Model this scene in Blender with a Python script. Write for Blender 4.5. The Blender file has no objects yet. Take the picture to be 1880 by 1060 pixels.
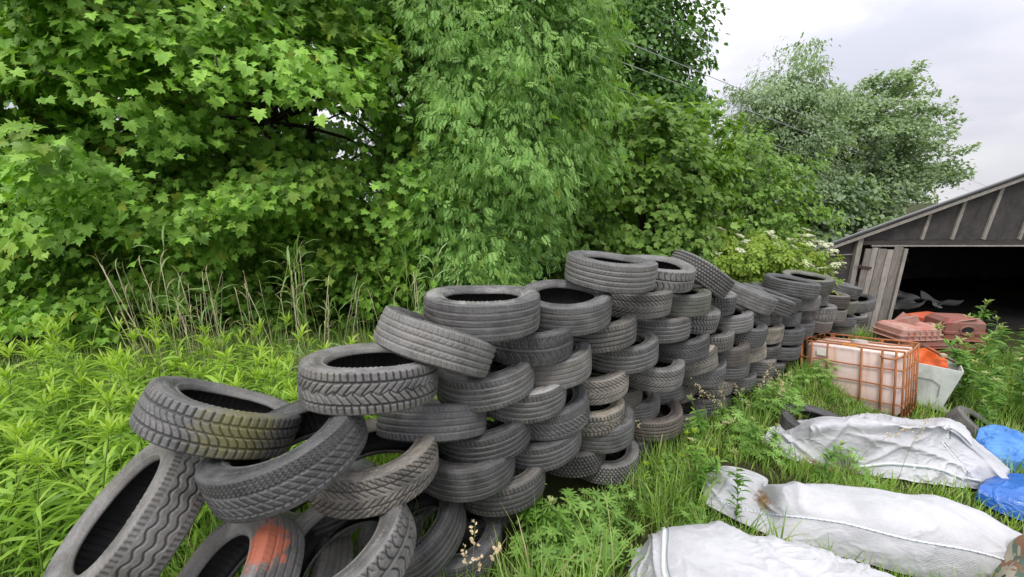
import bpy, math, random
import numpy as np
from mathutils import Vector, Matrix, noise as mnoise

rng = np.random.default_rng(7)
random.seed(7)
SC = bpy.context.scene
COL = SC.collection
R_ = math.radians
PI = math.pi

# ------------------------------------------------------------------ camera
PITCH = R_(12.7); CAM_H = 2.2; FPX = 720.0
cam_d = bpy.data.cameras.new('camera')
cam_d.sensor_fit = 'HORIZONTAL'; cam_d.sensor_width = 36.0
cam_d.lens = 36.0 * FPX / 1880.0
cam_d.clip_start = 0.05; cam_d.clip_end = 2000
cam = bpy.data.objects.new('camera', cam_d); COL.objects.link(cam)
cam.location = (0, 0, CAM_H)
cam.rotation_euler = (PI / 2 - PITCH, 0, 0)
SC.camera = cam

# ------------------------------------------------------------------ helpers
def sstep(a, b, x):
    t = np.clip((x - a) / (b - a), 0, 1); return t * t * (3 - 2 * t)

def ground_z(x, y):
    """Gentle fall of the yard towards the shed, with small bumps."""
    x = np.asarray(x, float); y = np.asarray(y, float)
    sd = (x - .356) * .591 - (y - 2.6) * .807            # distance from the tyre wall, towards the yard
    z = -0.55 * sstep(1.9, 6.0, x) * sstep(0.5, 4.0, y) * np.maximum(sstep(.15, 1.1, sd), sstep(5.6, 7.0, x))
    z = z + 0.03 * np.sin(x * 1.9 + 0.7) * np.cos(y * 1.6 - 0.4) + 0.015 * np.sin(x * 4.3 + y * 3.7)
    return z

def tag(o, label=None, cat=None, group=None, kind=None):
    if label: o['label'] = label
    if cat: o['category'] = cat
    if group: o['group'] = group
    if kind: o['kind'] = kind
    return o

def empty(name, loc=(0, 0, 0)):
    o = bpy.data.objects.new(name, None); COL.objects.link(o)
    o.empty_display_size = 0.1; o.location = loc
    return o

def mesh_data(name, V, F, mats=None, smooth=True, attrs=None):
    """V (n,3); F list of int arrays (m,k) mixed sizes."""
    if not isinstance(F, (list, tuple)): F = [F]
    F = [np.asarray(f, np.int32) for f in F if len(f)]
    me = bpy.data.meshes.new(name)
    V = np.asarray(V, np.float32)
    me.vertices.add(len(V)); me.vertices.foreach_set('co', V.ravel())
    loops = np.concatenate([f.ravel() for f in F])
    sizes = np.concatenate([np.full(len(f), f.shape[1], np.int32) for f in F])
    starts = np.concatenate([[0], np.cumsum(sizes)[:-1]]).astype(np.int32)
    me.loops.add(len(loops)); me.loops.foreach_set('vertex_index', loops.astype(np.int32))
    me.polygons.add(len(sizes)); me.polygons.foreach_set('loop_start', starts)
    try: me.polygons.foreach_set('loop_total', sizes)
    except Exception: pass
    me.polygons.foreach_set('use_smooth', np.full(len(sizes), bool(smooth)))
    if attrs:
        for k, a in attrs.items():
            at = me.attributes.new(k, 'FLOAT', 'POINT')
            at.data.foreach_set('value', np.asarray(a, np.float32))
    me.update(calc_edges=True)
    me.validate()
    if mats is not None:
        for m in (mats if isinstance(mats, (list, tuple)) else [mats]): me.materials.append(m)
    return me

def obj(name, me, parent=None, loc=None):
    o = bpy.data.objects.new(name, me); COL.objects.link(o)
    if parent is not None: o.parent = parent
    if loc is not None: o.location = loc
    return o

class MB:
    """Collects boxes, tubes and sheets into one mesh."""
    def __init__(self): self.V = []; self.F = {3: [], 4: []}; self.n = 0; self.A = []
    def add(self, V, F, a=0.0):
        V = np.asarray(V, float)
        for f in F:
            f = np.asarray(f)
            if f.ndim == 1: f = f[None]
            self.F[f.shape[1]].append(f + self.n)
        self.V.append(V); self.n += len(V); self.A.append(np.full(len(V), a))
    def box(self, c, s, rot=None, bev=0.0, a=0.0):
        s = np.asarray(s, float) / 2; b = min(bev, *(s * 0.9)) if bev else 0
        if b:
            V = []; 
            for sx in (-1, 1):
                for sy in (-1, 1):
                    for sz in (-1, 1):
                        V += [(sx * s[0], sy * (s[1] - b), sz * (s[2] - b)), (sx * (s[0] - b), sy * s[1], sz * (s[2] - b)), (sx * (s[0] - b), sy * (s[1] - b), sz * s[2])]
            V = np.array(V)
            import bmesh
            bm = bmesh.new(); vs = [bm.verts.new(v) for v in V]
            r = bmesh.ops.convex_hull(bm, input=vs); bm.verts.index_update()
            Fs = [[v.index for v in f.verts] for f in bm.faces]
            V = np.array([v.co[:] for v in bm.verts]); bm.free()
            F = [np.array([f for f in Fs if len(f) == k]) for k in (3, 4)]
            F = [f for f in F if len(f)]
        else:
            V = np.array([(x, y, z) for x in (-1, 1) for y in (-1, 1) for z in (-1, 1)], float) * s
            F = [np.array([(0, 1, 3, 2), (4, 6, 7, 5), (0, 4, 5, 1), (2, 3, 7, 6), (0, 2, 6, 4), (1, 5, 7, 3)])]
        if rot is not None: V = V @ np.array(rot).T
        self.add(V + np.asarray(c, float), F, a)
        return self
    def bar(self, p, q, w, h, up=(0, 0, 1), bev=0.0, a=0.0):
        p = np.asarray(p, float); q = np.asarray(q, float); d = q - p; L = np.linalg.norm(d); d /= L
        s = np.cross(d, up)
        if np.linalg.norm(s) < 1e-4: s = np.cross(d, (0, 1, 0))
        s /= np.linalg.norm(s); u = np.cross(s, d)
        self.box((p + q) / 2, (L, w, h), np.stack([d, s, u], 1), bev, a); return self
    def tube(self, pts, rad, n=8, a=0.0, cap=True):
        pts = np.asarray(pts, float); k = len(pts)
        rad = np.broadcast_to(np.asarray(rad, float), (k,))
        tg = np.gradient(pts, axis=0); tg /= np.linalg.norm(tg, axis=1)[:, None] + 1e-9
        up = np.array([0, 0, 1.0]) if abs(tg[0][2]) < 0.9 else np.array([1.0, 0, 0])
        V = []
        t = np.linspace(0, 2 * PI, n, endpoint=False)
        s = np.cross(tg[0], up); s /= np.linalg.norm(s)
        for i in range(k):
            s = s - tg[i] * (s @ tg[i]); s /= np.linalg.norm(s) + 1e-9
            u = np.cross(tg[i], s)
            V.append(pts[i] + rad[i] * (np.cos(t)[:, None] * s + np.sin(t)[:, None] * u))
        V = np.concatenate(V)
        i = np.arange(k - 1)[:, None] * n; j = np.arange(n)[None]; j2 = (j + 1) % n
        F = np.stack([i + j, i + j2, i + n + j2, i + n + j], -1).reshape(-1, 4)
        Fs = [F]
        if cap:
            V = np.concatenate([V, pts[:1], pts[-1:]]); c0 = k * n; c1 = c0 + 1; e = (k - 1) * n
            jj = np.arange(n); 
            Fs.append(np.stack([np.full(n, c0), (jj + 1) % n, jj], -1))
            Fs.append(np.stack([np.full(n, c1), e + jj, e + (jj + 1) % n], -1))
        self.add(V, Fs, a); return self
    def build(self, name, mat, parent=None, smooth=False):
        F = [np.concatenate(f) for f in self.F.values() if f]
        return obj(name, mesh_data(name, np.concatenate(self.V), F, mat, smooth, {'rnd': np.concatenate(self.A)}), parent)

def grid_faces(nu, nv, close_u=False):
    i = np.arange(nu if close_u else nu - 1)[:, None]; j = np.arange(nv - 1)[None]
    i2 = (i + 1) % nu
    return np.stack([i * nv + j, i2 * nv + j, i2 * nv + j + 1, i * nv + j + 1], -1).reshape(-1, 4)

def scatter(tv, tf, M, P, extra=None):
    """instances of a template: tv (k,3), tf list of arrays, M (n,3,3), P (n,3) -> V, F, index of instance"""
    n, k = len(P), len(tv)
    V = np.einsum('nij,kj->nki', M, tv) + P[:, None]
    off = (np.arange(n) * k)
    F = [(f[None] + off[:, None, None]).reshape(-1, f.shape[1]) for f in tf]
    return V.reshape(-1, 3), F, np.repeat(np.arange(n), k)

def frames(tip, nrm):
    """columns: x side, y tip, z normal"""
    y = tip / (np.linalg.norm(tip, axis=1)[:, None] + 1e-9)
    x = np.cross(y, nrm); x /= np.linalg.norm(x, axis=1)[:, None] + 1e-9
    z = np.cross(x, y)
    return np.stack([x, y, z], -1)

# ------------------------------------------------------------------ node helpers
def new_mat(name):
    m = bpy.data.materials.new(name); m.use_nodes = True
    nt = m.node_tree; nt.nodes.clear()
    out = nt.nodes.new('ShaderNodeOutputMaterial')
    return m, nt, out

def N(nt, t, **kw):
    n = nt.nodes.new(t)
    for k, v in kw.items():
        if k.startswith('_'): setattr(n, k[1:], v)
        else: n.inputs[k.replace('__', ' ')].default_value = v
    return n

def mathn(nt, op, a, b=None, clamp=False):
    n = nt.nodes.new('ShaderNodeMath'); n.operation = op; n.use_clamp = clamp
    for i, v in enumerate((a, b)):
        if v is None: continue
        if isinstance(v, (int, float)): n.inputs[i].default_value = v
        else: nt.links.new(v, n.inputs[i])
    return n.outputs[0]

def mixc(nt, f, a, b, mode='MIX'):
    n = nt.nodes.new('ShaderNodeMix'); n.data_type = 'RGBA'; n.blend_type = mode
    for s, v in (('Factor', f), ('A', a), ('B', b)):
        i = [x for x in n.inputs if x.name == s and (x.type == 'RGBA' if s != 'Factor' else x.type == 'VALUE')][0]
        if isinstance(v, (int, float)): i.default_value = v
        elif isinstance(v, (tuple, list)): i.default_value = (*v, 1) if len(v) == 3 else v
        else: nt.links.new(v, i)
    return [x for x in n.outputs if x.type == 'RGBA'][0]

def noise(nt, vec, scale, detail=4, rough=0.55, dist=0.0):
    n = N(nt, 'ShaderNodeTexNoise', Scale=scale, Detail=detail, Roughness=rough, Distortion=dist)
    if vec is not None: nt.links.new(vec, n.inputs['Vector'])
    return n.outputs['Fac']

def ramp(nt, f, stops):
    n = nt.nodes.new('ShaderNodeValToRGB'); e = n.color_ramp.elements
    while len(e) > 1: e.remove(e[-1])
    e[0].position = stops[0][0]; e[0].color = (*stops[0][1], 1) if len(stops[0][1]) == 3 else stops[0][1]
    for p, c in stops[1:]:
        x = e.new(p); x.color = (*c, 1) if len(c) == 3 else c
    if f is not None: nt.links.new(f, n.inputs['Fac'])
    return n.outputs['Color']

def gray(v): return (v, v, v)

def attr(nt, name):
    n = nt.nodes.new('ShaderNodeAttribute'); n.attribute_name = name; return n.outputs['Fac']

def objcoord(nt, shift=True):
    tc = nt.nodes.new('ShaderNodeTexCoord')
    if not shift: return tc.outputs['Object']
    oi = nt.nodes.new('ShaderNodeObjectInfo')
    v = nt.nodes.new('ShaderNodeVectorMath'); v.operation = 'MULTIPLY_ADD'
    cx = nt.nodes.new('ShaderNodeCombineXYZ')
    nt.links.new(oi.outputs['Random'], cx.inputs[0]); nt.links.new(oi.outputs['Random'], cx.inputs[2])
    v.inputs[1].default_value = (37, 17, 23)
    nt.links.new(cx.outputs[0], v.inputs[0]); nt.links.new(tc.outputs['Object'], v.inputs[2])
    return v.outputs[0]

def bump(nt, h, strength=0.3, dist=0.01):
    b = N(nt, 'ShaderNodeBump', Strength=strength, Distance=dist)
    nt.links.new(h, b.inputs['Height']); return b.outputs['Normal']

def principled(nt, out, color, rough=0.6, spec=0.3, normal=None, metal=0.0):
    p = nt.nodes.new('ShaderNodeBsdfPrincipled')
    for i, v in (('Base Color', color), ('Roughness', rough), ('Specular IOR Level', spec), ('Metallic', metal)):
        if isinstance(v, (int, float)): p.inputs[i].default_value = v
        elif isinstance(v, tuple): p.inputs[i].default_value = (*v, 1)
        else: nt.links.new(v, p.inputs[i])
    if normal is not None: nt.links.new(normal, p.inputs['Normal'])
    if out is not None: nt.links.new(p.outputs[0], out.inputs['Surface'])
    return p

def plain(name, col, rough=0.6, spec=0.3, var=0.25, scale=8.0, bumpy=0.1, dirt=None, dirt_amt=0.4, metal=0.0):
    """Weathered single-colour material: noise variation, dirt patches, fine bump."""
    m, nt, out = new_mat(name)
    v = objcoord(nt)
    n1 = noise(nt, v, scale, 6, 0.65)
    c = mixc(nt, n1, tuple(x * (1 - var) for x in col), tuple(min(1, x * (1 + var)) for x in col))
    if dirt:
        n2 = noise(nt, v, scale * 0.6 + 1.3, 8, 0.7, 0.4)
        f = ramp(nt, n2, [(0.5 - dirt_amt * 0.3, gray(0)), (0.75 - dirt_amt * 0.2, gray(1))])
        c = mixc(nt, mathn(nt, 'MULTIPLY', f, 0.85), c, dirt)
    nb = noise(nt, v, scale * 6, 5, 0.7)
    principled(nt, out, c, rough, spec, bump(nt, nb, bumpy, 0.01), metal)
    return m

# ------------------------------------------------------------------ world, sun
SUN_EL, SUN_AZ = R_(58), R_(200)          # behind the cloud, high, a little behind the viewer
w = bpy.data.worlds.new('World'); SC.world = w; w.use_nodes = True
nt = w.node_tree; nt.nodes.clear()
wo = nt.nodes.new('ShaderNodeOutputWorld')
bg = nt.nodes.new('ShaderNodeBackground')
sky = nt.nodes.new('ShaderNodeTexSky'); sky.sky_type = 'NISHITA'; sky.sun_disc = False
sky.sun_elevation = SUN_EL; sky.sun_rotation = SUN_AZ; sky.altitude = 50
tc = nt.nodes.new('ShaderNodeTexCoord')
sp = nt.nodes.new('ShaderNodeSeparateXYZ'); nt.links.new(tc.outputs['Generated'], sp.inputs[0])
elev = mathn(nt, 'MAXIMUM', sp.outputs['Z'], 0.0)
# flatten direction so that clouds stretch towards the horizon
mp = nt.nodes.new('ShaderNodeMapping'); mp.inputs['Scale'].default_value = (1.0, 1.0, 2.6)
nt.links.new(tc.outputs['Generated'], mp.inputs['Vector'])
cl = noise(nt, mp.outputs[0], 2.3, 7, 0.5, 0.5)
cl2 = noise(nt, mp.outputs[0], 5.0, 5, 0.5, 0.2)
cloud = ramp(nt, mathn(nt, 'ADD', mathn(nt, 'MULTIPLY', cl, 0.75), mathn(nt, 'MULTIPLY', cl2, 0.25)),
             [(0.36, (4.5, 4.6, 5.3)), (0.47, (5.4, 5.42, 6.0)), (0.56, (6.4, 6.4, 6.7)), (0.66, (7.5, 7.4, 7.5))])
grad = mathn(nt, 'ADD', 1.0, mathn(nt, 'MULTIPLY', mathn(nt, 'POWER', elev, 1.3), 2.5))
gv = nt.nodes.new('ShaderNodeVectorMath'); gv.operation = 'SCALE'
nt.links.new(cloud, gv.inputs[0]); nt.links.new(grad, gv.inputs['Scale'])
cover = ramp(nt, cl2, [(0.22, gray(0.80)), (0.34, gray(0.97))])
final = mixc(nt, cover, sky.outputs[0], gv.outputs[0])
nt.links.new(final, bg.inputs['Color']); bg.inputs['Strength'].default_value = 0.1
nt.links.new(bg.outputs[0], wo.inputs['Surface'])

sl = bpy.data.lights.new('sun', 'SUN'); sl.energy = 1.5; sl.angle = R_(16); sl.color = (1.0, 0.96, 0.9)
so = bpy.data.objects.new('sun', sl); COL.objects.link(so)
sd = Vector((math.sin(SUN_AZ) * math.cos(SUN_EL), math.cos(SUN_AZ) * math.cos(SUN_EL), math.sin(SUN_EL)))
so.rotation_euler = (-sd).to_track_quat('-Z', 'Y').to_euler()
so.location = sd * 40
SC.view_settings.view_transform = 'Standard'; SC.view_settings.look = 'None'
SC.view_settings.exposure = 0.32; SC.view_settings.gamma = 1.0
try: SC.view_settings.use_curve_mapping = False
except Exception: pass
SC.cycles.max_bounces = 8; SC.cycles.diffuse_bounces = 4; SC.cycles.transmission_bounces = 6; SC.cycles.transparent_max_bounces = 8
SC.cycles.use_denoising = True
SC.cycles.sample_clamp_indirect = 6
# ------------------------------------------------------------------ tyres
def rubber(name, base=(0.030, 0.030, 0.032), light=(0.075, 0.073, 0.072), dust=(0.16, 0.145, 0.12), dust_amt=0.25, groove=None, special=None, bumpy=0.25):
    m, nt, out = new_mat(name)
    v = objcoord(nt)
    n1 = noise(nt, v, 9, 6, 0.65)
    c = ramp(nt, n1, [(0.3, base), (0.72, light)])
    oi = nt.nodes.new('ShaderNodeObjectInfo')
    k = mathn(nt, 'ADD', 0.74, mathn(nt, 'MULTIPLY', oi.outputs['Random'], 0.95))
    sc = nt.nodes.new('ShaderNodeVectorMath'); sc.operation = 'SCALE'
    nt.links.new(c, sc.inputs[0]); nt.links.new(k, sc.inputs['Scale']); c = sc.outputs[0]
    n2 = noise(nt, v, 3.2, 9, 0.72, 0.6)
    n2 = mathn(nt, 'ADD', n2, mathn(nt, 'MULTIPLY', mathn(nt, 'SUBTRACT', oi.outputs['Random'], 0.5), 0.16))
    f = ramp(nt, n2, [(0.62 - dust_amt * 0.35, gray(0)), (0.80 - dust_amt * 0.25, gray(1))])
    c = mixc(nt, mathn(nt, 'MULTIPLY', f, 0.7), c, dust)
    if groove:
        g = attr(nt, 'groove')
        n3 = noise(nt, v, 14, 3, 0.6)
        c = mixc(nt, mathn(nt, 'MULTIPLY', g, mathn(nt, 'MULTIPLY', n3, 1.25), True), c, groove)
    # worn streaks running round the tyre, fine grain
    mp = nt.nodes.new('ShaderNodeMapping'); mp.inputs['Scale'].default_value = (1.2, 1.2, 26); nt.links.new(v, mp.inputs['Vector'])
    ns = noise(nt, mp.outputs[0], 5, 5, 0.7)
    c = mixc(nt, mathn(nt, 'MULTIPLY', ramp(nt, ns, [(0.48, gray(0)), (0.72, gray(1))]), 0.38), c, tuple(min(.5, x * 2.1) for x in light))
    ng = noise(nt, v, 95, 4, 0.75)
    c = mixc(nt, 0.55, c, ramp(nt, ng, [(0.25, gray(0.30)), (0.5, gray(0.5)), (0.78, gray(0.86))]), 'OVERLAY')
    if not groove:
        c = mixc(nt, mathn(nt, 'MULTIPLY', attr(nt, 'groove'), 0.75), c, (0.012, 0.012, 0.012))
    # small pale scuffs
    n4 = noise(nt, v, 38, 3, 0.5, 1.0)
    f4 = ramp(nt, n4, [(0.70, gray(0)), (0.78, gray(1))])
    c = mixc(nt, mathn(nt, 'MULTIPLY', f4, 0.35), c, (0.30, 0.28, 0.25))
    if special:
        col, lo, hi, ax = special
        tcn = nt.nodes.new('ShaderNodeTexCoord'); s = nt.nodes.new('ShaderNodeSeparateXYZ')
        nt.links.new(tcn.outputs['Object'], s.inputs[0])
        dd = nt.nodes.new('ShaderNodeVectorMath'); dd.operation = 'DISTANCE'; dd.inputs[1].default_value = ax[:3]
        nt.links.new(tcn.outputs['Object'], dd.inputs[0])
        q = mathn(nt, 'DIVIDE', dd.outputs['Value'], ax[3])
        n5 = noise(nt, tcn.outputs['Object'], ax[4], 6, 0.7, 0.3)
        q = mathn(nt, 'SUBTRACT', mathn(nt, 'ADD', 0.80, mathn(nt, 'MULTIPLY', n5, 2.0)), mathn(nt, 'MULTIPLY', q, 1.25))
        f5 = ramp(nt, mathn(nt, 'MULTIPLY', q, 0.5), [(lo * 0.5, gray(0)), (hi * 0.5, gray(1))])
        c = mixc(nt, mathn(nt, 'MULTIPLY', f5, ax[5]), c, col)
    nb = noise(nt, v, 70, 5, 0.7)
    rr = ramp(nt, n1, [(0.3, gray(0.46)), (0.7, gray(0.68))])
    principled(nt, out, c, rr, 0.45, bump(nt, nb, bumpy, 0.008))
    return m

RUB = {
 'clean': rubber('rubber_dark', (0.027, 0.026, 0.026), (0.084, 0.083, 0.082), dust_amt=0.22, groove=(0.14, 0.135, 0.125)),
 'grey': rubber('rubber_weathered', (0.042, 0.040, 0.038), (0.135, 0.131, 0.126), dust_amt=0.36),
 'greyg': rubber('rubber_weathered_light_grooves', (0.044, 0.042, 0.040), (0.132, 0.129, 0.126), dust_amt=0.32, groove=(0.24, 0.23, 0.21)),
 'dusty': rubber('rubber_dusty', (0.040, 0.039, 0.037), (0.088, 0.084, 0.078), dust=(0.20, 0.18, 0.15), dust_amt=0.5),
 'pale': rubber('rubber_caked', (0.075, 0.070, 0.060), (0.17, 0.155, 0.13), dust=(0.44, 0.38, 0.28), dust_amt=0.62),
 'olive': rubber('rubber_olive', (0.042, 0.042, 0.037), (0.092, 0.092, 0.078), dust=(0.13, 0.135, 0.055), dust_amt=0.34),
 'brown': rubber('rubber_brown', (0.048, 0.041, 0.036), (0.100, 0.086, 0.075), dust=(0.17, 0.135, 0.10), dust_amt=0.4),
 'moss': rubber('rubber_mossy', (0.050, 0.050, 0.050), (0.12, 0.116, 0.11), dust_amt=0.25, special=((0.15, 0.14, 0.040), 0.75, 1.5, (0.30, 0.04, 0.02, 0.22, 26, 0.72))),
 'orange': rubber('rubber_orange_painted', (0.048, 0.047, 0.046), (0.115, 0.11, 0.105), dust_amt=0.25, special=((0.34, 0.098, 0.052), 0.92, 1.2, (0.28, 0.085, 0.080, 0.145, 34, 0.95))),
 'mud': rubber('rubber_muddy', (0.050, 0.047, 0.042), (0.120, 0.112, 0.098), dust=(0.36, 0.32, 0.26), dust_amt=0.66, bumpy=0.6),
 'chalk': rubber('rubber_chalky_rim', (0.060, 0.060, 0.060), (0.135, 0.13, 0.125), dust=(0.50, 0.48, 0.44), dust_amt=0.66, groove=(0.22, 0.21, 0.20)),
}
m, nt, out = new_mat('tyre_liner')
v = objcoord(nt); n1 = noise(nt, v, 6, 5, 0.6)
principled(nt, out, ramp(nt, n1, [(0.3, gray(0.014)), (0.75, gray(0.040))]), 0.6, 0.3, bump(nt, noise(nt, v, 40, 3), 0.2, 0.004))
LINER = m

def per(x, p): return ((x / p + 0.5) % 1.0 - 0.5) * p
def cut(d, w, s=0.0022): return 1 - np.clip((np.abs(d) - w / 2) / s, 0, 1)
def tri(x): return 2 * np.abs(2 * ((x) % 1.0) - 1) - 1

def pat_ribs(u, y):
    g = np.zeros_like(y)
    for c in (-0.047, -0.016, 0.016, 0.047): g = np.maximum(g, cut(y - c, 0.0062))
    sh = np.abs(y) > 0.053
    g = np.maximum(g, 0.8 * cut(per(u + 0.3 * y, 0.027), 0.0035) * sh)
    g = np.maximum(g, 0.5 * cut(per(u - 0.7 * y, 0.033), 0.003) * (np.abs(np.abs(y) - 0.031) < 0.010))
    return g
def pat_winter_v(u, y):
    g = cut(np.abs(y) - 0.046, 0.006)
    sh = np.abs(y) > 0.046
    g = np.maximum(g, cut(per(u + 0.15 * y, 0.031), 0.0055) * sh)
    g = np.maximum(g, cut(per(u - 0.9 * np.abs(y), 0.0365), 0.005) * ~sh)
    g = np.maximum(g, 0.7 * cut(y - 0.010 * tri(u / 0.073), 0.004) * ~sh)
    return g
def pat_winter_s(u, y):
    g = np.maximum(cut(y - 0.043, 0.006), cut(y + 0.043, 0.006))
    g = np.maximum(g, 0.8 * cut(y, 0.0035))
    sh = np.abs(y) > 0.043
    g = np.maximum(g, cut(per(u, 0.033), 0.0055) * sh)
    g = np.maximum(g, cut(per(u + 0.75 * y + 0.006 * np.sin(y / 0.043 * PI), 0.033), 0.0045) * ~sh)
    return g
def pat_direct(u, y):
    g = cut(per(u + 1.15 * np.abs(y) + 3.0 * y * y, 0.036), 0.0062) * (np.abs(y) > 0.006)
    g = np.maximum(g, 0.9 * cut(np.abs(y) - 0.040, 0.005))
    g = np.maximum(g, 0.45 * cut(per(u + 0.4 * np.abs(y) + 0.012, 0.018), 0.0028) * (np.abs(y) > 0.045))
    return g
def pat_zigzag(u, y):
    g = np.zeros_like(y)
    for c in (-0.034, 0.0, 0.034): g = np.maximum(g, 0.9 * cut(y - c - 0.0055 * np.clip(1.8 * tri(u / 0.062), -1, 1), 0.0045))
    sh = np.abs(y) > 0.054
    g = np.maximum(g, 0.6 * cut(per(u + 0.004 * np.sin(y * 900), 0.019), 0.0042) * sh)
    return g
def pat_diag(u, y):
    g = np.maximum(cut(y - 0.026, 0.006), cut(y + 0.055, 0.006))
    g = np.maximum(g, 0.8 * cut(y + 0.016, 0.003))
    mid = (y < 0.026) & (y > -0.055)
    g = np.maximum(g, cut(per(u + 1.0 * y, 0.036), 0.0065) * mid)
    g = np.maximum(g, 0.65 * cut(per(u + 0.25 * y + 0.003 * np.sin(y * 500), 0.020), 0.0036) * (y > 0.030))
    g = np.maximum(g, cut(per(u, 0.030), 0.005) * (y < -0.055))
    return g
def pat_knob(u, y):
    row = np.floor(y / 0.0255 + 0.5)
    g = cut(per(y - 0.01275, 0.0255), 0.0055)
    g = np.maximum(g, cut(per(u + 0.0145 * row + 0.15 * y, 0.031), 0.0075))
    return g
def pat_bald(u, y):
    g = np.zeros_like(y)
    for c in (-0.05, -0.018, 0.014, 0.046): g = np.maximum(g, 0.45 * cut(y - c, 0.005))
    g = np.maximum(g, 0.22 * cut(per(u, 0.024), 0.003) * (np.abs(y) > 0.058))
    return g
def pat_swirl(u, y):
    g = cut(per(u + 0.028 * np.sin(y * 34), 0.046), 0.0055) * (np.abs(y) > 0.008)
    g = np.maximum(g, cut(y - 0.012, 0.006))
    g = np.maximum(g, 0.7 * cut(per(u + 0.5 * np.abs(y), 0.023), 0.003) * (np.abs(y) > 0.05))
    return g

RT, WT = 0.315, 0.190
def tyre_meshes(key, pat, depth=0.0075, NA=600, MT=46, seed=0, rib=False, bead=0.655):
    r0 = np.random.default_rng(seed)
    ph = r0.uniform(0, 6.28, 4)
    th = np.linspace(0, 2 * PI, NA, endpoint=False)
    def wob(TH, r, y):
        r = r * (1 + 0.005 * np.sin(2 * TH + ph[0]) + 0.002 * np.sin(3 * TH + ph[1]))
        y = y + 0.0045 * np.sin(2 * TH + ph[2]) + 0.002 * np.sin(3 * TH + ph[3])
        return np.stack([r * np.cos(TH), r * np.sin(TH), y], -1)
    tw = 0.405 * WT
    # tread incl. rounded shoulders
    yt = np.linspace(-tw, tw, MT)
    ext = np.array([(0.985, 0.43), (0.966, 0.452), (0.945, 0.466)])
    ys = np.concatenate([-ext[::-1, 1] * WT, yt, ext[:, 1] * WT])
    rs = np.concatenate([ext[::-1, 0] * RT, RT * (1 - 0.014 * np.abs(yt / tw) ** 3.2), ext[:, 0] * RT])
    TH, Y = np.meshgrid(th, ys, indexing='ij'); RR = np.broadcast_to(rs, TH.shape).copy()
    g = pat(TH * RT, Y)
    edge = np.clip((0.452 * WT - np.abs(Y)) / (0.03 * WT), 0, 1)
    g = g * edge
    RR -= depth * g
    V = wob(TH, RR, Y).reshape(-1, 3)
    tread = mesh_data('tread', V, grid_faces(NA, len(ys), True)[:, ::-1], None, True, {'groove': g.ravel()})
    # sidewall (upper; the lower is mirrored)
    NS = 360
    ths = np.linspace(0, 2 * PI, NS, endpoint=False)
    prof = [(0.945, 0.466), (0.935, 0.474), (0.925, 0.476), (0.918, 0.484), (0.90, 0.492), (0.87, 0.500), (0.862, 0.497), (0.855, 0.500), (0.83, 0.499), (0.80, 0.490), (0.775, 0.476),
            (0.768, 0.468), (0.745, 0.455), (0.722, 0.436), (0.716, 0.428), (0.700, 0.425), (0.694, 0.434), (0.680, 0.434), (0.672, 0.422), (0.66, 0.40), (0.650, 0.375), (0.640, 0.345), (0.632, 0.315), (0.640, 0.29)]
    sides = []
    for s in (1, -1):
        pr = np.array(prof); pr_r = pr[:, 0] * RT; pr_y = pr[:, 1] * WT
        TH, Y = np.meshgrid(ths, pr_y, indexing='ij'); RR = np.broadcast_to(pr_r, TH.shape).copy()
        # radial flutes below the shoulder, and a ring of low raised blocks
        fl = (np.abs(TH * 180 / PI * 2 % 4 - 2) < 1) * ((RR > 0.905 * RT) & (RR < 0.94 * RT))
        Y = Y + 0.0016 * fl
        blk = (np.sin(TH * 74 + ph[1]) * np.sin(TH * 3 + ph[2]) > 0.25) & (RR > 0.79 * RT) & (RR < 0.86 * RT)
        Y = Y + 0.0022 * blk
        V = wob(TH, RR, s * Y).reshape(-1, 3)
        F = grid_faces(NS, len(prof), True)
        if s < 0: F = F[:, ::-1]
        sides.append(mesh_data('sidewall', V, F[:, ::-1], None, True, {'groove': np.zeros(len(V))}))
    pr = np.array([(0.640, 0.29), (0.665, 0.30), (0.70, 0.345), (0.76, 0.405), (0.83, 0.44), (0.89, 0.43), (0.925, 0.37), (0.94, 0.2), (0.942, 0.0)])
    pr = np.concatenate([pr, pr[-2::-1] * (1, -1)])
    NL = 330
    thl = np.linspace(0, 2 * PI, NL, endpoint=False)
    TH, Y = np.meshgrid(thl, pr[:, 1] * WT, indexing='ij'); RR = np.broadcast_to(pr[:, 0] * RT, TH.shape).copy()
    RR += 0.004 * np.sin(TH * 66) * (np.abs(Y) < 0.36 * WT)
    liner = mesh_data('inner_liner', wob(TH, RR, Y).reshape(-1, 3), grid_faces(NL, len(pr), True), [LINER], True)
    return dict(tread=tread, up=sides[0], lo=sides[1], liner=liner)

PATS = dict(ribs=(pat_ribs, 'ribbed tread'), winter=(pat_winter_v, 'blocky V tread'), snow=(pat_winter_s, 'wavy siped tread'), direct=(pat_direct, 'arrow tread'), zigzag=(pat_zigzag, 'zigzag grooves'),
            diag=(pat_diag, 'slanted block tread'), knob=(pat_knob, 'knobbly tread'), bald=(pat_bald, 'nearly bald tread'), swirl=(pat_swirl, 'curved groove tread'))
TM = {k: tyre_meshes(k, p[0], seed=i, depth=0.0085 if k in ('knob', 'diag', 'winter', 'snow') else 0.0065) for i, (k, p) in enumerate(PATS.items())}

MATWORD = dict(clean='dark', grey='weathered grey', greyg='grey', dusty='dusty', pale='mud-caked pale', olive='olive tinged', brown='brownish', moss='moss-stained', mud='muddy', orange='orange-painted', chalk='chalky')
_mcache = {}
def with_mat(me, mat):
    k = (me.name, mat.name)
    if k not in _mcache:
        if len(me.materials) == 0:
            me.materials.append(mat); _mcache[k] = me
        else:
            c = me.copy(); c.materials.clear(); c.materials.append(mat); _mcache[k] = c
    return _mcache[k]

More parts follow.
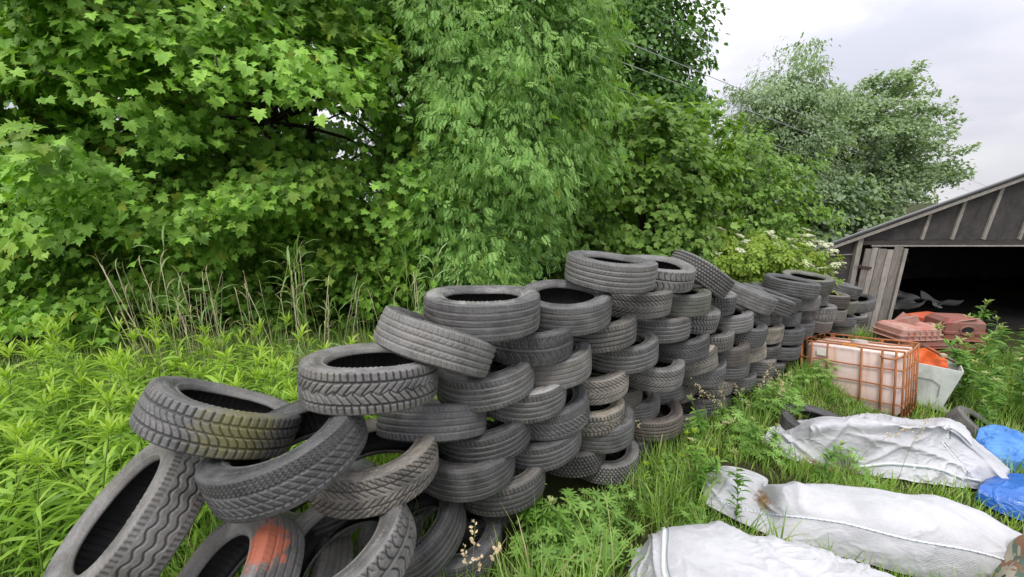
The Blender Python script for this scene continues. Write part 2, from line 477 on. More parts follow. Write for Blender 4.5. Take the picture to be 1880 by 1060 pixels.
def tyre(c, axis, R, W, pat, mat, label, group, face=None, sx=1.0, side_mat=None):
    """A tyre: an Empty at its centre with tread, two sidewalls and the inner liner."""
    a = Vector(axis).normalized()
    f = Vector(face) if face is not None else Vector((-c[0], -c[1], 1.2 - c[2]))
    x = (f - a * f.dot(a)).normalized(); y = a.cross(x)
    M = Matrix((x, y, a)).transposed().to_4x4()
    M = Matrix.Translation(c) @ M @ Matrix.Diagonal((R / RT * sx, R / RT / sx ** 0.5, W / WT, 1))
    t = empty('tyre'); t.matrix_world = M
    tag(t, label, 'tyre', group)
    sm = RUB[side_mat or mat]; T = TM[pat]
    obj('tread', with_mat(T['tread'], RUB[mat]), t)
    obj('sidewall', with_mat(T['up'], sm), t)
    obj('sidewall', with_mat(T['lo'], sm), t)
    obj('inner_liner', T['liner'], t)
    return t
TYRES = [
('W1',-0.170,2.191,1.581,0.006,0.060,0.998,0.335,0.210),
('W2',0.356,2.600,1.495,-0.019,-0.081,0.997,0.320,0.205),
('W3',0.701,2.764,1.709,0.094,-0.004,0.996,0.320,0.200),
('W12',3.642,5.014,1.107,0.117,-0.044,0.992,0.315,0.195),
('H4',-0.689,1.790,1.362,0.040,0.158,0.987,0.320,0.200),
('H2',-1.308,1.615,1.240,0.303,0.437,0.847,0.315,0.185),
('H10',-0.460,2.073,0.957,0.004,0.447,0.895,0.315,0.195),
('H11',-0.402,1.979,1.466,0.346,0.307,0.887,0.315,0.190),
('H3',-0.958,1.497,1.149,-0.074,0.030,0.997,0.315,0.195),
('H6',-0.692,1.738,0.924,-0.067,0.087,0.994,0.315,0.195),
('H7',-0.755,1.421,0.693,-0.320,-0.057,0.946,0.325,0.200),
('H1',-1.559,1.383,0.915,-0.527,-0.437,0.729,0.330,0.200),
('H5',-1.122,1.221,0.688,-0.542,-0.330,0.773,0.315,0.200),
('W4',1.194,3.214,1.614,0.080,-0.085,0.993,0.305,0.181),
('W6',0.951,3.036,1.443,0.033,-0.010,0.999,0.305,0.200),
('W7',1.434,3.390,1.348,0.000,0.000,1.000,0.305,0.189),
('W8',1.975,3.935,1.199,0.047,-0.023,0.999,0.305,0.200),
('W5',1.760,3.629,1.526,0.516,-0.013,0.857,0.305,0.200),
('W9',2.585,4.232,1.163,0.360,-0.067,0.931,0.305,0.200),
('W10',3.033,4.561,1.034,0.331,-0.061,0.942,0.305,0.200),
('W11',3.380,4.923,0.975,0.252,-0.091,0.964,0.305,0.200),
('W13',4.080,5.328,1.091,0.037,-0.094,0.995,0.305,0.200),
('W14',5.258,6.191,0.816,0.228,-0.105,0.968,0.305,0.200),
('W15',6.150,6.844,0.404,-0.145,-0.057,0.988,0.305,0.200),
('W16',0.607,2.784,1.279,-0.051,0.011,0.999,0.305,0.199),
('W17',0.094,2.408,1.350,0.000,0.000,1.000,0.305,0.200),
('W18',1.230,3.280,1.159,0.000,0.000,1.000,0.305,0.200),
('W19',1.632,3.579,1.154,0.127,-0.058,0.990,0.305,0.200),
('W20',2.254,4.066,0.957,-0.102,-0.003,0.995,0.305,0.188),
('W21',2.774,4.550,0.858,0.000,0.000,1.000,0.305,0.171),
('W22',3.092,4.826,0.786,0.000,0.000,1.000,0.305,0.165),
('W23',3.519,5.076,0.704,0.000,0.000,1.000,0.305,0.179),
('W24',3.814,5.171,0.884,0.000,0.000,1.000,0.305,0.182),
('W25',4.182,5.496,0.852,0.000,0.000,1.000,0.305,0.174),
('W26',4.809,5.862,0.733,0.054,-0.044,0.998,0.305,0.200),
('W27',5.224,6.166,0.577,0.080,-0.068,0.995,0.305,0.200),
('W28',3.931,5.349,0.654,0.000,0.000,1.000,0.305,0.190),
('W29',4.383,5.555,0.633,0.000,0.000,1.000,0.305,0.200),
('W30',4.793,5.851,0.507,0.000,0.000,1.000,0.305,0.194),
('W31',5.268,6.198,0.311,0.000,0.000,1.000,0.305,0.165),
('W32',5.890,6.654,0.179,0.000,0.000,1.000,0.305,0.193),
('W33',3.807,5.188,0.516,0.000,0.000,1.000,0.305,0.177),
('W34',4.291,5.483,0.484,0.069,-0.054,0.996,0.305,0.165),
('W35',5.355,6.262,0.145,0.000,0.000,1.000,0.305,0.165),
('W40',-0.169,2.216,1.184,-0.066,-0.057,0.996,0.305,0.200),
('W41',0.231,2.508,1.142,-0.069,0.006,0.998,0.305,0.200),
('W42',0.852,2.963,1.050,-0.060,-0.019,0.998,0.305,0.200),
('W43',1.489,3.430,0.927,-0.062,-0.011,0.998,0.305,0.200),
('W44',1.879,3.732,0.885,0.000,0.000,1.000,0.305,0.165),
('W45',2.472,4.150,0.809,0.075,-0.045,0.996,0.305,0.200),
('W46',2.996,4.623,0.651,0.029,-0.019,0.999,0.305,0.200),
('W47',3.436,4.862,0.538,0.000,0.000,1.000,0.305,0.200),
('W50',0.055,2.380,1.003,0.035,-0.001,0.999,0.305,0.200),
('W51',0.597,2.844,0.864,-0.068,0.014,0.998,0.305,0.200),
('W52',1.179,3.203,0.782,0.033,-0.012,0.999,0.305,0.200),
('W53',1.637,3.538,0.738,-0.189,0.087,0.978,0.305,0.200),
('W54',2.189,3.950,0.653,-0.031,0.017,0.999,0.305,0.200),
('W55',2.595,4.294,0.526,-0.119,0.072,0.990,0.305,0.186),
('W56',2.984,4.613,0.435,0.000,0.000,1.000,0.305,0.165),
('W57',3.415,4.852,0.325,0.000,0.000,1.000,0.305,0.165),
('W61',-0.188,2.228,0.819,-0.084,-0.042,0.996,0.305,0.200),
('W62',0.233,2.510,0.793,-0.139,0.013,0.990,0.305,0.191),
('W63',0.866,3.278,0.533,-0.034,0.009,0.999,0.305,0.200),
('W64',1.426,3.647,0.401,-0.113,0.044,0.993,0.305,0.200),
('W65',1.790,3.651,0.588,0.000,0.000,1.000,0.305,0.200),
('W66',2.219,3.965,0.493,0.000,0.000,1.000,0.305,0.177),
('W67',2.879,4.518,0.294,0.059,-0.037,0.998,0.305,0.200),
('W68',3.238,4.831,0.150,0.116,-0.077,0.990,0.305,0.184),
('W70',-0.285,2.130,0.664,-0.009,0.069,0.998,0.305,0.200),
('W71',0.178,2.470,0.613,-0.092,-0.063,0.994,0.305,0.200),
('W72',0.562,2.784,0.637,0.034,-0.007,0.999,0.305,0.165),
('W73',1.049,3.332,0.394,-0.050,0.016,0.999,0.305,0.165),
('W74',1.589,3.800,0.305,-0.080,0.034,0.996,0.305,0.178),
('W75',2.065,3.950,0.316,0.000,0.000,1.000,0.305,0.171),
('W76',2.477,4.222,0.218,0.000,0.000,1.000,0.305,0.184),
('W77',2.859,4.509,0.082,0.000,0.000,1.000,0.305,0.165),
('W80',-0.087,2.276,0.442,-0.052,-0.002,0.999,0.305,0.200),
('W81',-0.047,2.716,0.305,0.000,0.000,1.000,0.305,0.165),
('W82',0.662,2.824,0.483,-0.034,0.008,0.999,0.305,0.200),
('W83',1.257,3.304,0.258,-0.090,-0.040,0.995,0.305,0.200),
('W84',2.001,3.949,0.095,-0.047,0.024,0.999,0.305,0.200),
('W85',2.220,4.185,-0.042,-0.077,0.041,0.996,0.305,0.198),
('W86',2.784,4.601,-0.162,0.000,0.000,1.000,0.305,0.165),
('W90',1.001,3.289,0.038,-0.067,0.020,0.998,0.305,0.200),
('W91',1.632,3.608,0.117,0.000,0.000,1.000,0.305,0.165),
('W92',2.417,4.319,-0.181,0.000,0.000,1.000,0.305,0.165),
('W93',0.441,2.782,0.307,0.000,0.000,1.000,0.305,0.194),
('W94',0.734,2.877,0.160,0.000,0.000,1.000,0.305,0.165),
('W95',-0.282,2.471,0.001,-0.035,-0.004,0.999,0.305,0.200),
('W96',-0.367,2.070,0.139,0.000,0.000,1.000,0.305,0.172),
('H8',-0.575,1.918,0.338,-0.359,-0.108,0.927,0.305,0.200),
]
LOOK = dict(W1=('bald','greyg'), W2=('bald','greyg'), W3=('ribs','greyg'), W4=('swirl','grey'), W5=('knob','grey'), W6=('direct','dusty'), W7=('bald','olive'), W8=('snow','grey'),
 W9=('bald','grey'), W10=('ribs','grey'), W11=('knob','clean'), W12=('ribs','clean'), W13=('bald','olive'), W14=('ribs','clean'), W15=('bald','clean'), W16=('ribs','dusty'), W17=('swirl','clean'),
 W18=('ribs','greyg'), W19=('snow','grey'), W20=('ribs','greyg'), W21=('winter','olive'), W22=('ribs','grey'), W23=('knob','clean'), W24=('bald','grey'), W25=('ribs','clean'), W26=('ribs','brown'), W28=('direct','dusty'),
 W40=('ribs','greyg'), W41=('bald','grey'), W42=('ribs','greyg'), W43=('direct','clean'), W44=('snow','dusty'), W45=('knob','clean'), W46=('direct','pale'), W47=('snow','clean'), W50=('ribs','greyg'), W51=('direct','mud'),
 W52=('direct','grey'), W53=('direct','pale'), W54=('bald','brown'), W55=('direct','pale'), W61=('ribs','clean'), W62=('diag','clean'), W63=('bald','brown'), W64=('ribs','clean'), W65=('diag','clean'), W66=('ribs','clean'),
 W70=('bald','clean'), W71=('ribs','clean'), W72=('winter','pale'), W73=('ribs','grey'), W80=('ribs','dusty'), W82=('bald','grey'), W83=('ribs','brown'), W84=('ribs','grey'), W90=('diag','clean'), W95=('bald','clean'), W93=('knob','dusty'),
 H1=('zigzag','grey'), H2=('snow','moss'), H3=('diag','clean'), H4=('winter','grey'), H5=('bald','orange'), H6=('direct','mud'), H7=('swirl','grey'), H8=('bald','clean'), H10=('ribs','clean'), H11=('ribs','greyg'))
SAY = dict(H1='huge grey tyre with zigzag grooves leaning upright at the near end',
 H2='moss-stained tyre with wavy siped tread lying on the leaning zigzag tyre',
 H3='dark tyre with slanted tread blocks slumped under the moss-stained tyre',
 H4='blocky V-tread tyre lying flat, its round hole open, beside the mossy one',
 H5='tyre with flaking orange paint on its sidewall standing below the slanted-block tyre',
 H6='dusty mud-crusted tyre sagging beside the slanted-block tyre, its hole showing grass',
 H7='curved-groove tyre at the bottom of the frame next to the orange-painted one',
 H8='smooth dark tyre tipped against the low stack behind the cream grass heads',
 H10='dark ribbed tyre directly beneath the blocky V-tread tyre',
 H11='ribbed tyre tilted steeply from the V-tread tyre up to the chalky one',
 W1='big bald tyre with chalky white rim, flat on top beside the tilted ribbed tyre',
 W2='tall smooth grey tyre with open dark hole just beneath the highest ribbed tyre',
 W3='highest ribbed tyre crowning the wall with a scratch down its tread',
 W4='curved-groove tyre with narrow slot-like hole behind the highest ribbed tyre',
 W5='knobbly off-road tyre tilted at the top against the green bushes',
 W9='smooth worn tyre sloping down just past the knobbly off-road tyre',
 W10='ribbed tyre sloping parallel behind the smooth sloping one',
 W11='knobbly tyre sloping behind the two smooth sloping ones',
 W12='wide dark ribbed tyre flat on top of the far tall stacks',
 W13='mossy-sided tyre with its hole visible behind the wide dark ribbed tyre',
 W14='dark tyre tilted towards the shed door at the far end of the wall',
 W15='last tyre of the wall, hole open, in front of the wooden shed door',
 W53='pale mud-caked arrow-tread tyre tipped up in the middle of the wall',
 W55='pale yellowish tyre wedged low in the far part of the wall',
 W72='pale caked tyre squeezed between two darker ones low in the wall',
 W51='arrow-tread tyre with a whitish crusted upper edge in the wall face',
 W50='dark ribbed tyre with a splash of bird droppings and chalky rim',
 W7='tyre with olive green algae band just under the curved-groove tyre',
 W17='dark curved-groove tyre right under the chalky-rimmed tyre',
 W6='dusty arrow-tread tyre right under the highest ribbed tyre',
 W83='brownish ribbed tyre low in the wall with a white flower in front')
ORD = ['first','second','third','fourth','fifth','sixth','seventh','eighth','ninth','tenth','eleventh','twelfth','thirteenth','fourteenth','fifteenth','sixteenth','seventeenth','eighteenth']
_keys = list(PATS); _mk = ['clean', 'grey', 'greyg', 'mud', 'grey', 'clean', 'brown', 'olive', 'dusty', 'clean']
_course = {}
for nm, x, y, z, *r in TYRES:
    _course.setdefault(max(0, int((z - 0.03) / 0.185)), []).append((0.8 * x + 0.6 * y, nm))
_place = {}
for k_, l_ in _course.items():
    for i_, (s_, nm) in enumerate(sorted(l_)): _place[nm] = (k_, i_)
for i_, (nm, x, y, z, ax, ay, az, Rr, Ww) in enumerate(TYRES):
    if nm == 'H3': ax, ay, az, z = ax - .20, ay - .06, az, z + .01
    pk, mk = LOOK.get(nm, (_keys[(i_ * 5 + 3) % len(_keys)], _mk[(i_ * 7 + 2) % len(_mk)]))
    k_, j_ = _place[nm]
    lab = SAY.get(nm) or '%s tyre with %s, %s course from ground, %s from near end' % (MATWORD[mk], PATS[pk][1], ORD[k_], ORD[j_])
    jr = random.Random(i_)
    face = None if nm == 'W1' else (.5, -.85, 0) if nm == 'H2' else (.5, -.25, .85) if nm == 'H5' else (-x + jr.uniform(-2, 2), -y + jr.uniform(-1, 1), 1.2 - z)
    tyre((x, y, z), (ax, ay, az), Rr, Ww, pk, mk, lab, 'tyres stacked in the wall', face, jr.uniform(0.985, 1.015), 'chalk' if nm in ('W1', 'W50') else None)
tyre((3.02, 3.5, float(ground_z(3.02, 3.5)) + 0.06), (0.05, -0.08, 1), 0.31, 0.18, 'ribs', 'clean', 'black tyre half buried in grass behind the rear white sack', 'loose tyres in the grass', None, 1.0)
tyre((5.55, 4.15, float(ground_z(5.55, 4.15)) + 0.07), (0.35, -0.35, 0.87), 0.31, 0.19, 'bald', 'clean', 'black tyre tipped over in tall weeds beyond the blue sheet', 'loose tyres in the grass', None, 1.0)
tyre((-1.02, 1.55, 0.30), (-0.75, -0.3, 0.6), 0.30, 0.18, 'bald', 'dusty', 'worn tyre glimpsed through the hole of the orange-painted tyre', 'tyres stacked in the wall', None, 1.0)
tyre((-1.05, 1.9, 0.55), (-0.1, 0.1, 1.0), 0.30, 0.18, 'ribs', 'clean', 'dark tyre deep in the near pile behind the slanted-block tyre', 'tyres stacked in the wall', None, 1.0)
tyre((-0.55, 1.52, 0.10), (0.1, -0.1, 1.0), 0.30, 0.18, 'bald', 'clean', 'flat dark tyre on the ground at the foot of the near pile', 'tyres stacked in the wall', None, 1.0)

# ------------------------------------------------------------------ ground
def px_ray(u, v):
    """direction of the photo's pixel, used once to work out where things stand"""
    d = Vector(((u - 940) / FPX, 1.0, -(v - 530) / FPX))
    return Matrix.Rotation(-PITCH, 3, 'X') @ d
def on_ground(u, v, z=0.0):
    d = px_ray(u, v); t = (z - CAM_H) / d.z
    return np.array([d.x * t, d.y * t, z])
def at_y(u, v, y):
    d = px_ray(u, v); t = y / d.y
    return np.array([d.x * t, y, CAM_H + d.z * t])

def axis_coords(segs):
    return np.concatenate([np.linspace(a, b, n, endpoint=False) for a, b, n in segs] + [[segs[-1][1]]])
gx = axis_coords([(-400, -14, 14), (-14, 14, 150), (14, 400, 14)])
gy = axis_coords([(-60, -2, 8), (-2, 14, 110), (14, 500, 16)])
X, Y = np.meshgrid(gx, gy, indexing='ij')
m, nt, out = new_mat('soil')
v = objcoord(nt, False)
c = ramp(nt, noise(nt, v, 1.6, 8, 0.7), [(0.3, (0.020, 0.024, 0.010)), (0.5, (0.040, 0.048, 0.016)), (0.7, (0.075, 0.062, 0.036))])
principled(nt, out, c, 0.95, 0.1, bump(nt, noise(nt, v, 18, 8, 0.7), 0.8, 0.05))
g = obj('ground', mesh_data('ground', np.stack([X, Y, ground_z(X, Y)], -1).reshape(-1, 3), grid_faces(len(gx), len(gy)), m)); tag(g, kind='structure')

# ------------------------------------------------------------------ shed
def wood(name, dark, light, scale=(1, 1, 1), dirt=None):
    m, nt, out = new_mat(name)
    v = objcoord(nt)
    mp = nt.nodes.new('ShaderNodeMapping'); mp.inputs['Scale'].default_value = scale
    nt.links.new(v, mp.inputs['Vector'])
    n1 = noise(nt, mp.outputs[0], 9, 8, 0.7, 0.6); n2 = noise(nt, v, 2.5, 6, 0.65)
    r = attr(nt, 'rnd')
    f = mathn(nt, 'ADD', mathn(nt, 'ADD', mathn(nt, 'MULTIPLY', n1, 0.75), mathn(nt, 'MULTIPLY', n2, 0.3)), mathn(nt, 'MULTIPLY', r, 0.22))
    c = ramp(nt, f, [(0.32, dark), (0.62, tuple((a + b) / 2 for a, b in zip(dark, light))), (0.8, light)])
    principled(nt, out, c, 0.85, 0.15, bump(nt, n1, 0.7, 0.008))
    return m
WOOD = wood('weathered_wood', (0.085, 0.072, 0.060), (0.40, 0.37, 0.33), (6, 6, 0.5))
BATTEN = wood('pale_batten', (0.16, 0.14, 0.12), (0.46, 0.43, 0.39), (3, 3, 1))
FELT = plain('tar_felt', (0.040, 0.036, 0.036), 0.85, 0.2, 0.35, 3.0, 0.35, (0.085, 0.078, 0.074), 0.5)
FELT_ROOF = plain('roof_sheet', (0.10, 0.10, 0.105), 0.7, 0.3, 0.3, 2.0, 0.3, (0.2, 0.2, 0.19), 0.4)
IRON = plain('dark_iron', (0.03, 0.026, 0.024), 0.6, 0.4, 0.3, 20, 0.2, (0.10, 0.05, 0.03), 0.5)

def slab(mb, P, th=.02):
    P = np.array(P, float); n = np.cross(P[1] - P[0], P[3] - P[0]); n /= np.linalg.norm(n)
    V = np.concatenate([P, P - n * th]); mb.add(V, [np.array([(0, 1, 2, 3), (7, 6, 5, 4), (0, 4, 5, 1), (1, 5, 6, 2), (2, 6, 7, 3), (3, 7, 4, 0)])])
SY = 7.9                                        # the shed's front plane
shed = empty('shed', (6.25, SY, -0.55)); tag(shed, 'low dark tar-felted shed with pale battens and wide black doorway', 'shed')
SKEW = 1.28                                     # the shed stands askew: its length runs off to the back right
def S(x, y, z): return np.array([x - .33 + SKEW * max(0.0, y - SY - .05), y, z], float) - np.array([6.25, SY, -0.55])
XE, ZE, XR, SLP = 6.30, 1.20, 12.2, 0.385         # eave, ridge, slope
def roof_z(x): return ZE + (x - XE) * SLP if x <= XR else ZE + (2 * XR - XE - x) * SLP
XW = 2 * XR - XE
ZL = 1.32; XD0, XD1 = 7.55, 13.6
def prism(mb, poly, y0, y1):
    n = len(poly); V = [(p[0], y, p[1]) for y in (y0, y1) for p in poly]
    V = np.array([S(*q) for q in V])
    import bmesh
    quads = np.array([(i, (i + 1) % n, n + (i + 1) % n, n + i) for i in range(n)])
    F = [quads]
    if n == 4: F += [np.array([[0, 1, 2, 3]])[:, ::-1], np.array([[4, 5, 6, 7]])]
    elif n == 3: F += [np.array([[0, 1, 2]])[:, ::-1], np.array([[3, 4, 5]])]
    mb.add(V, F)
ZB = -1.0
# front wall panels (felt): left of the doorway, the gable above, right of it
mb = MB(); prism(mb, [(XE + .06, ZB), (XD0 - .28, ZB), (XD0 - .28, roof_z(XD0 - .28) - .05), (XE + .06, roof_z(XE + .06) - .05)], SY, SY + .04)
mb.build('wall_panel', FELT, shed)
xs = [XD0 - .28, 8.55, 9.15, 9.78, 10.5, 11.3, 12.2]
for i in range(len(xs) - 1):
    a, b = xs[i] + .004, xs[i + 1] - .004
    mb = MB(); prism(mb, [(a, ZL + .10), (b, ZL + .10), (b, roof_z(b) - .05), (a, roof_z(a) - .05)], SY, SY + .04)
    mb.build('gable_panel', FELT, shed)
mb = MB(); prism(mb, [(XR, ZL + .10), (XW - .06, ZL + .10), (XW - .06, ZE), (XR, roof_z(XR) - .05)], SY, SY + .04); mb.build('gable_panel', FELT, shed)
mb = MB(); prism(mb, [(XD1, ZB), (XW - .06, ZB), (XW - .06, ZL + .09), (XD1, ZL + .09)], SY, SY + .04); mb.build('wall_panel', FELT, shed)
# side and back walls, roof slabs
mb = MB(); prism(mb, [(XE + .06, ZB), (XE + .12, ZB), (XE + .12, ZE - .03), (XE + .06, ZE - .05)], SY + .045, 14.0); mb.build('side_wall', FELT, shed)
mb = MB(); prism(mb, [(XW - .12, ZB), (XW - .06, ZB), (XW - .06, ZE - .05), (XW - .12, ZE - .03)], SY + .045, 14.0); mb.build('side_wall', FELT, shed)
mb = MB(); prism(mb, [(XE + .1, ZB), (XW - .1, ZB), (XW - .1, ZE + .3), (XE + .1, ZE + .3)], 13.9, 13.98)
prism(mb, [(XE + .3, ZE + .3), (XW - .3, ZE + .3), (XR, roof_z(XR) - .06)], 13.9, 13.98); mb.build('back_wall', FELT, shed)
for s in (0, 1):
    a = (XE - .18, roof_z(XE) - .18 * SLP) if s == 0 else (XW + .18, roof_z(XE) - .18 * SLP)
    mb = MB(); prism(mb, [a, (XR, roof_z(XR)), (XR, roof_z(XR) + .045), (a[0], a[1] + .045)] if s == 0 else [(XR + .002, roof_z(XR)), a, (a[0], a[1] + .045), (XR + .002, roof_z(XR) + .045)], SY - .16, 14.2)
    rf = mb.build('roof', FELT_ROOF, shed)
    mb = MB()
    mb.bar(S(a[0], SY - .17, a[1] + .055), S(XR, SY - .17, roof_z(XR) + .055), .05, .022); mb.build('roof_edging', plain('roof_edging_%d' % s, (0.16, 0.16, 0.165), .5, .4), rf)
    mb = MB(); mb.bar(S(a[0] + (.08 if s == 0 else -.08), SY - .135, a[1] - .03), S(XR, SY - .135, roof_z(XR) - .06), .03, .062, a=.3); mb.build('barge_board', BATTEN, shed)
mb = MB(); mb.bar(S(XD0 - .27, SY - .03, ZL + .05), S(XD1 + .2, SY - .03, ZL + .055), .055, .085); mb.build('lintel', wood('lintel_wood', (.035, .03, .028), (.12, .11, .10), (.4, 4, 4)), shed)
mb = MB(); mb.bar(S(XD0 - .02, SY - .045, ZL - .012), S(XD1 + .1, SY - .045, ZL - .008), .03, .03, a=.3); mb.build('lintel_strip', BATTEN, shed)
for x, w_ in ((8.57, .06), (9.17, .065), (9.80, .07), (10.52, .06), (11.32, .06), (12.2, .06)):
    mb = MB(); mb.bar(S(x - .03, SY - .015, ZL + .11), S(x + .05 * (x - 8), SY - .015, roof_z(x + .05 * (x - 8)) - .12), w_, .03, (0, 1, 0), a=random.random() * .3); mb.build('batten', BATTEN, shed)
mb = MB(); mb.bar(S(XD0 - .30, SY - .05, ZB), S(XD0 - .28, SY - .05, ZL + .32), .10, .07, (0, 1, 0), a=.1); mb.build('door_post', BATTEN, shed)
mb = MB(); mb.bar(S(XE + .13, SY - .03, ZB), S(XE + .13, SY - .03, ZE - .06), .055, .05, (0, 1, 0), a=.35); mb.build('corner_post', BATTEN, shed)
mb = MB(); mb.bar(S(XE + .16, SY - .012, ZE - .10), S(XD0 - .34, SY - .012, ZE - .07), .02, .02, a=0); mb.build('rail', BATTEN, shed)
mb = MB(); mb.bar(S(XD0 - .02, SY + .06, ZL - .25), S(XD0 + .25, SY + .06, ZL - .02), .05, .05, a=.2); mb.build('brace', BATTEN, shed)
# the open plank door, swung out a little, hung from the post
door = empty('door'); door.parent = shed; door.location = Vector(S(XD0 - .22, SY - .10, -.62)); door.rotation_euler = (0, R_(1.0), R_(-16))
xx = 0.0
pl = MB(); rr = random.Random(4)
for i in range(5):
    w_ = rr.uniform(.10, .155); h_ = 1.88 + rr.uniform(-.03, .05)
    pl.box((xx + w_ / 2, rr.uniform(-.004, .004), h_ / 2 + .02), (w_ - .007, .024, h_), bev=.004, a=rr.random()); xx += w_
pl.build('planks', WOOD, door)
mb = MB(); mb.box((xx + .03, -.02, .95), (.055, .06, 1.92), bev=.005, a=.8); mb.build('edge_board', WOOD, door)
for z in (.35, 1.55):
    mb = MB(); mb.box((xx / 2, .035, z), (xx * .96, .03, .09), bev=.004, a=.4); mb.build('ledge', WOOD, door)
mb = MB(); mb.bar((-.06, -.03, 1.52), (.16, -.03, 1.50), .012, .045); mb.tube([(-.05, -.045, 1.49), (-.05, -.045, 1.56)], .016, 8); mb.build('hinge', IRON, door)

# things lying in the dark inside of the shed
RED = plain('red_plastic', (0.40, 0.085, 0.055), 0.55, 0.35, 0.25, 7, 0.3, (0.42, 0.30, 0.25), 0.8)
RED2 = plain('dull_red_plastic', (0.27, 0.055, 0.040), 0.55, 0.35, 0.3, 7, 0.3, (0.22, 0.14, 0.11), 0.7)
SCRAP = plain('scrap_sheet', (0.34, 0.33, 0.32), 0.8, 0.2, 0.4, 5, 0.3)
def shell(u0, v0, w, h, d, taper, slots, mat, name, label, group, rot=0, y=6.3, hole=False):
    """an upturned moulded plastic trough: tapered shell with a lipped rim and ribs"""
    p = at_y(u0, v0, y)
    r = empty(name, p); r.rotation_euler = (0, 0, rot); tag(r, label, 'plastic cover', group)
    mb = MB(); k = 10
    prof = [(1.0, 0), (1.0, .06), (.95, .07), (.945, .30), (1.0, .32), (1.0, .42), (.94, .44), (.91, .82), (taper, 1.0)]
    V = []; n = 40
    t = np.linspace(0, 2 * PI, n, endpoint=False)
    def sq(t, p):
        p = p * .45
        return np.sign(np.cos(t)) * np.abs(np.cos(t)) ** p, np.sign(np.sin(t)) * np.abs(np.sin(t)) ** p
    for s, z in prof:
        cx, cy = sq(t, .35)
        V.append(np.stack([cx * w / 2 * s, cy * d / 2 * s, np.full(n, z * h)], -1))
    V.append(np.stack([np.zeros(n), np.zeros(n), np.full(n, h * 1.03)], -1))
    V = np.concatenate(V)
    F = grid_faces(len(prof) + 1, n)
    i = np.arange(len(prof))[:, None] * n; j = np.arange(n)[None]
    F = np.stack([i + j, i + (j + 1) % n, i + n + (j + 1) % n, i + n + j], -1).reshape(-1, 4)
    mb.add(V, F); body = mb.build('shell', mat, r)
    mb = MB(); mb.box((0, 0, h * .03), (w * 1.06, d * 1.06, h * .05), bev=.008); mb.build('rim', mat, r)
    for q in range(slots):
        x = (q + .5) / slots * w * .8 - w * .4
        mb = MB(); mb.box((x, -d / 2 * .965, h * .42), (.022, .03, h * .66), bev=.006); mb.build('rib', mat, r)
    if hole:
        mb = MB(); tt = np.linspace(0, 2 * PI, 20)
        mb.tube(np.stack([np.cos(tt) * .10, np.full(20, -d / 2 * .97), h * .5 + np.sin(tt) * .075], -1), .016, 6); mb.build('hole_rim', RED2, r)
        mb = MB(); mb.box((0, -d / 2 * .955, h * .5), (.17, .02, .12), bev=.05); mb.build('hole_shade_plate', LINER, r)  # solid dark plate, its colour stands in for the shade inside the hole
    return r
G_ = 'red plastic covers at the shed door'
shell(1663, 616, .74, .20, .5, .80, 6, RED, 'plastic_cover', 'pale red ribbed plastic trough upside down, uppermost in front of the plank door', G_, .08, 6.0)
shell(1667, 629, .84, .11, .55, .93, 0, RED2, 'plastic_cover', 'flat dull red plastic lid under the pale red ribbed trough', G_, .05, 6.0)
shell(1672, 650, .90, .16, .55, .93, 5, RED2, 'plastic_cover', 'dull red plastic tray at the foot of the pile, behind the wire-caged tank', G_, .02, 6.02)
shell(1745, 618, .62, .36, .5, .72, 0, RED2, 'plastic_cover', 'dark red moulded housing with a round hole in its side', G_, -.15, 6.3, True)
shell(1744, 640, .70, .17, .5, .92, 7, RED2, 'plastic_cover', 'dull red plastic tray beneath the housing with the round hole', G_, -.12, 6.3)
shell(1702, 598, .62, .22, .45, .55, 0, plain('orange_red_plastic', (.45, .09, .04), .5, .35, .25, 6, .1), 'plastic_cover', 'orange-red peaked plastic hood behind the ribbed trough', G_, .25, 6.7)
r_ = random.Random(21)
for i in range(24):
    u_, v_ = r_.uniform(1640, 1775), r_.uniform(582, 650); y_ = r_.uniform(6.1, 6.9)
    p = at_y(u_, v_, y_); e = empty('plastic_shard', p); e.rotation_euler = (r_.uniform(-.7, .7), r_.uniform(-.7, .7), r_.uniform(0, 6))
    tag(e, 'broken angular piece of red plastic in the heap at the shed door', 'plastic piece', 'red plastic shards at the shed door')
    a_, b_ = r_.uniform(.12, .30), r_.uniform(.08, .18)
    mb = MB(); slab(mb, [(-a_, -b_, 0), (a_, -b_ * .7, .02), (a_ * .8, b_, .05), (-a_ * .9, b_ * .8, 0)], .012); slab(mb, [(-a_, -b_, -.10), (a_, -b_ * .7, -.08), (a_, -b_ * .7, .02), (-a_, -b_, 0)], .012)
    mb.build('shell', [RED, RED2, RED2][i % 3], e)
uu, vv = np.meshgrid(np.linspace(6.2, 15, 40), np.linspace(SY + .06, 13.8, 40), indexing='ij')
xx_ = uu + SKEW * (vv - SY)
fl = obj('shed_floor', mesh_data('shed_floor', np.stack([xx_, vv, ground_z(xx_, vv) + .02], -1).reshape(-1, 3), grid_faces(40, 40), plain('earth_with_painted_shade', (.016, .015, .014), .95, .1, .4, 3, .6))); tag(fl, kind='structure')  # added near-black earth sheet; the shed's inner shade is put into its colour
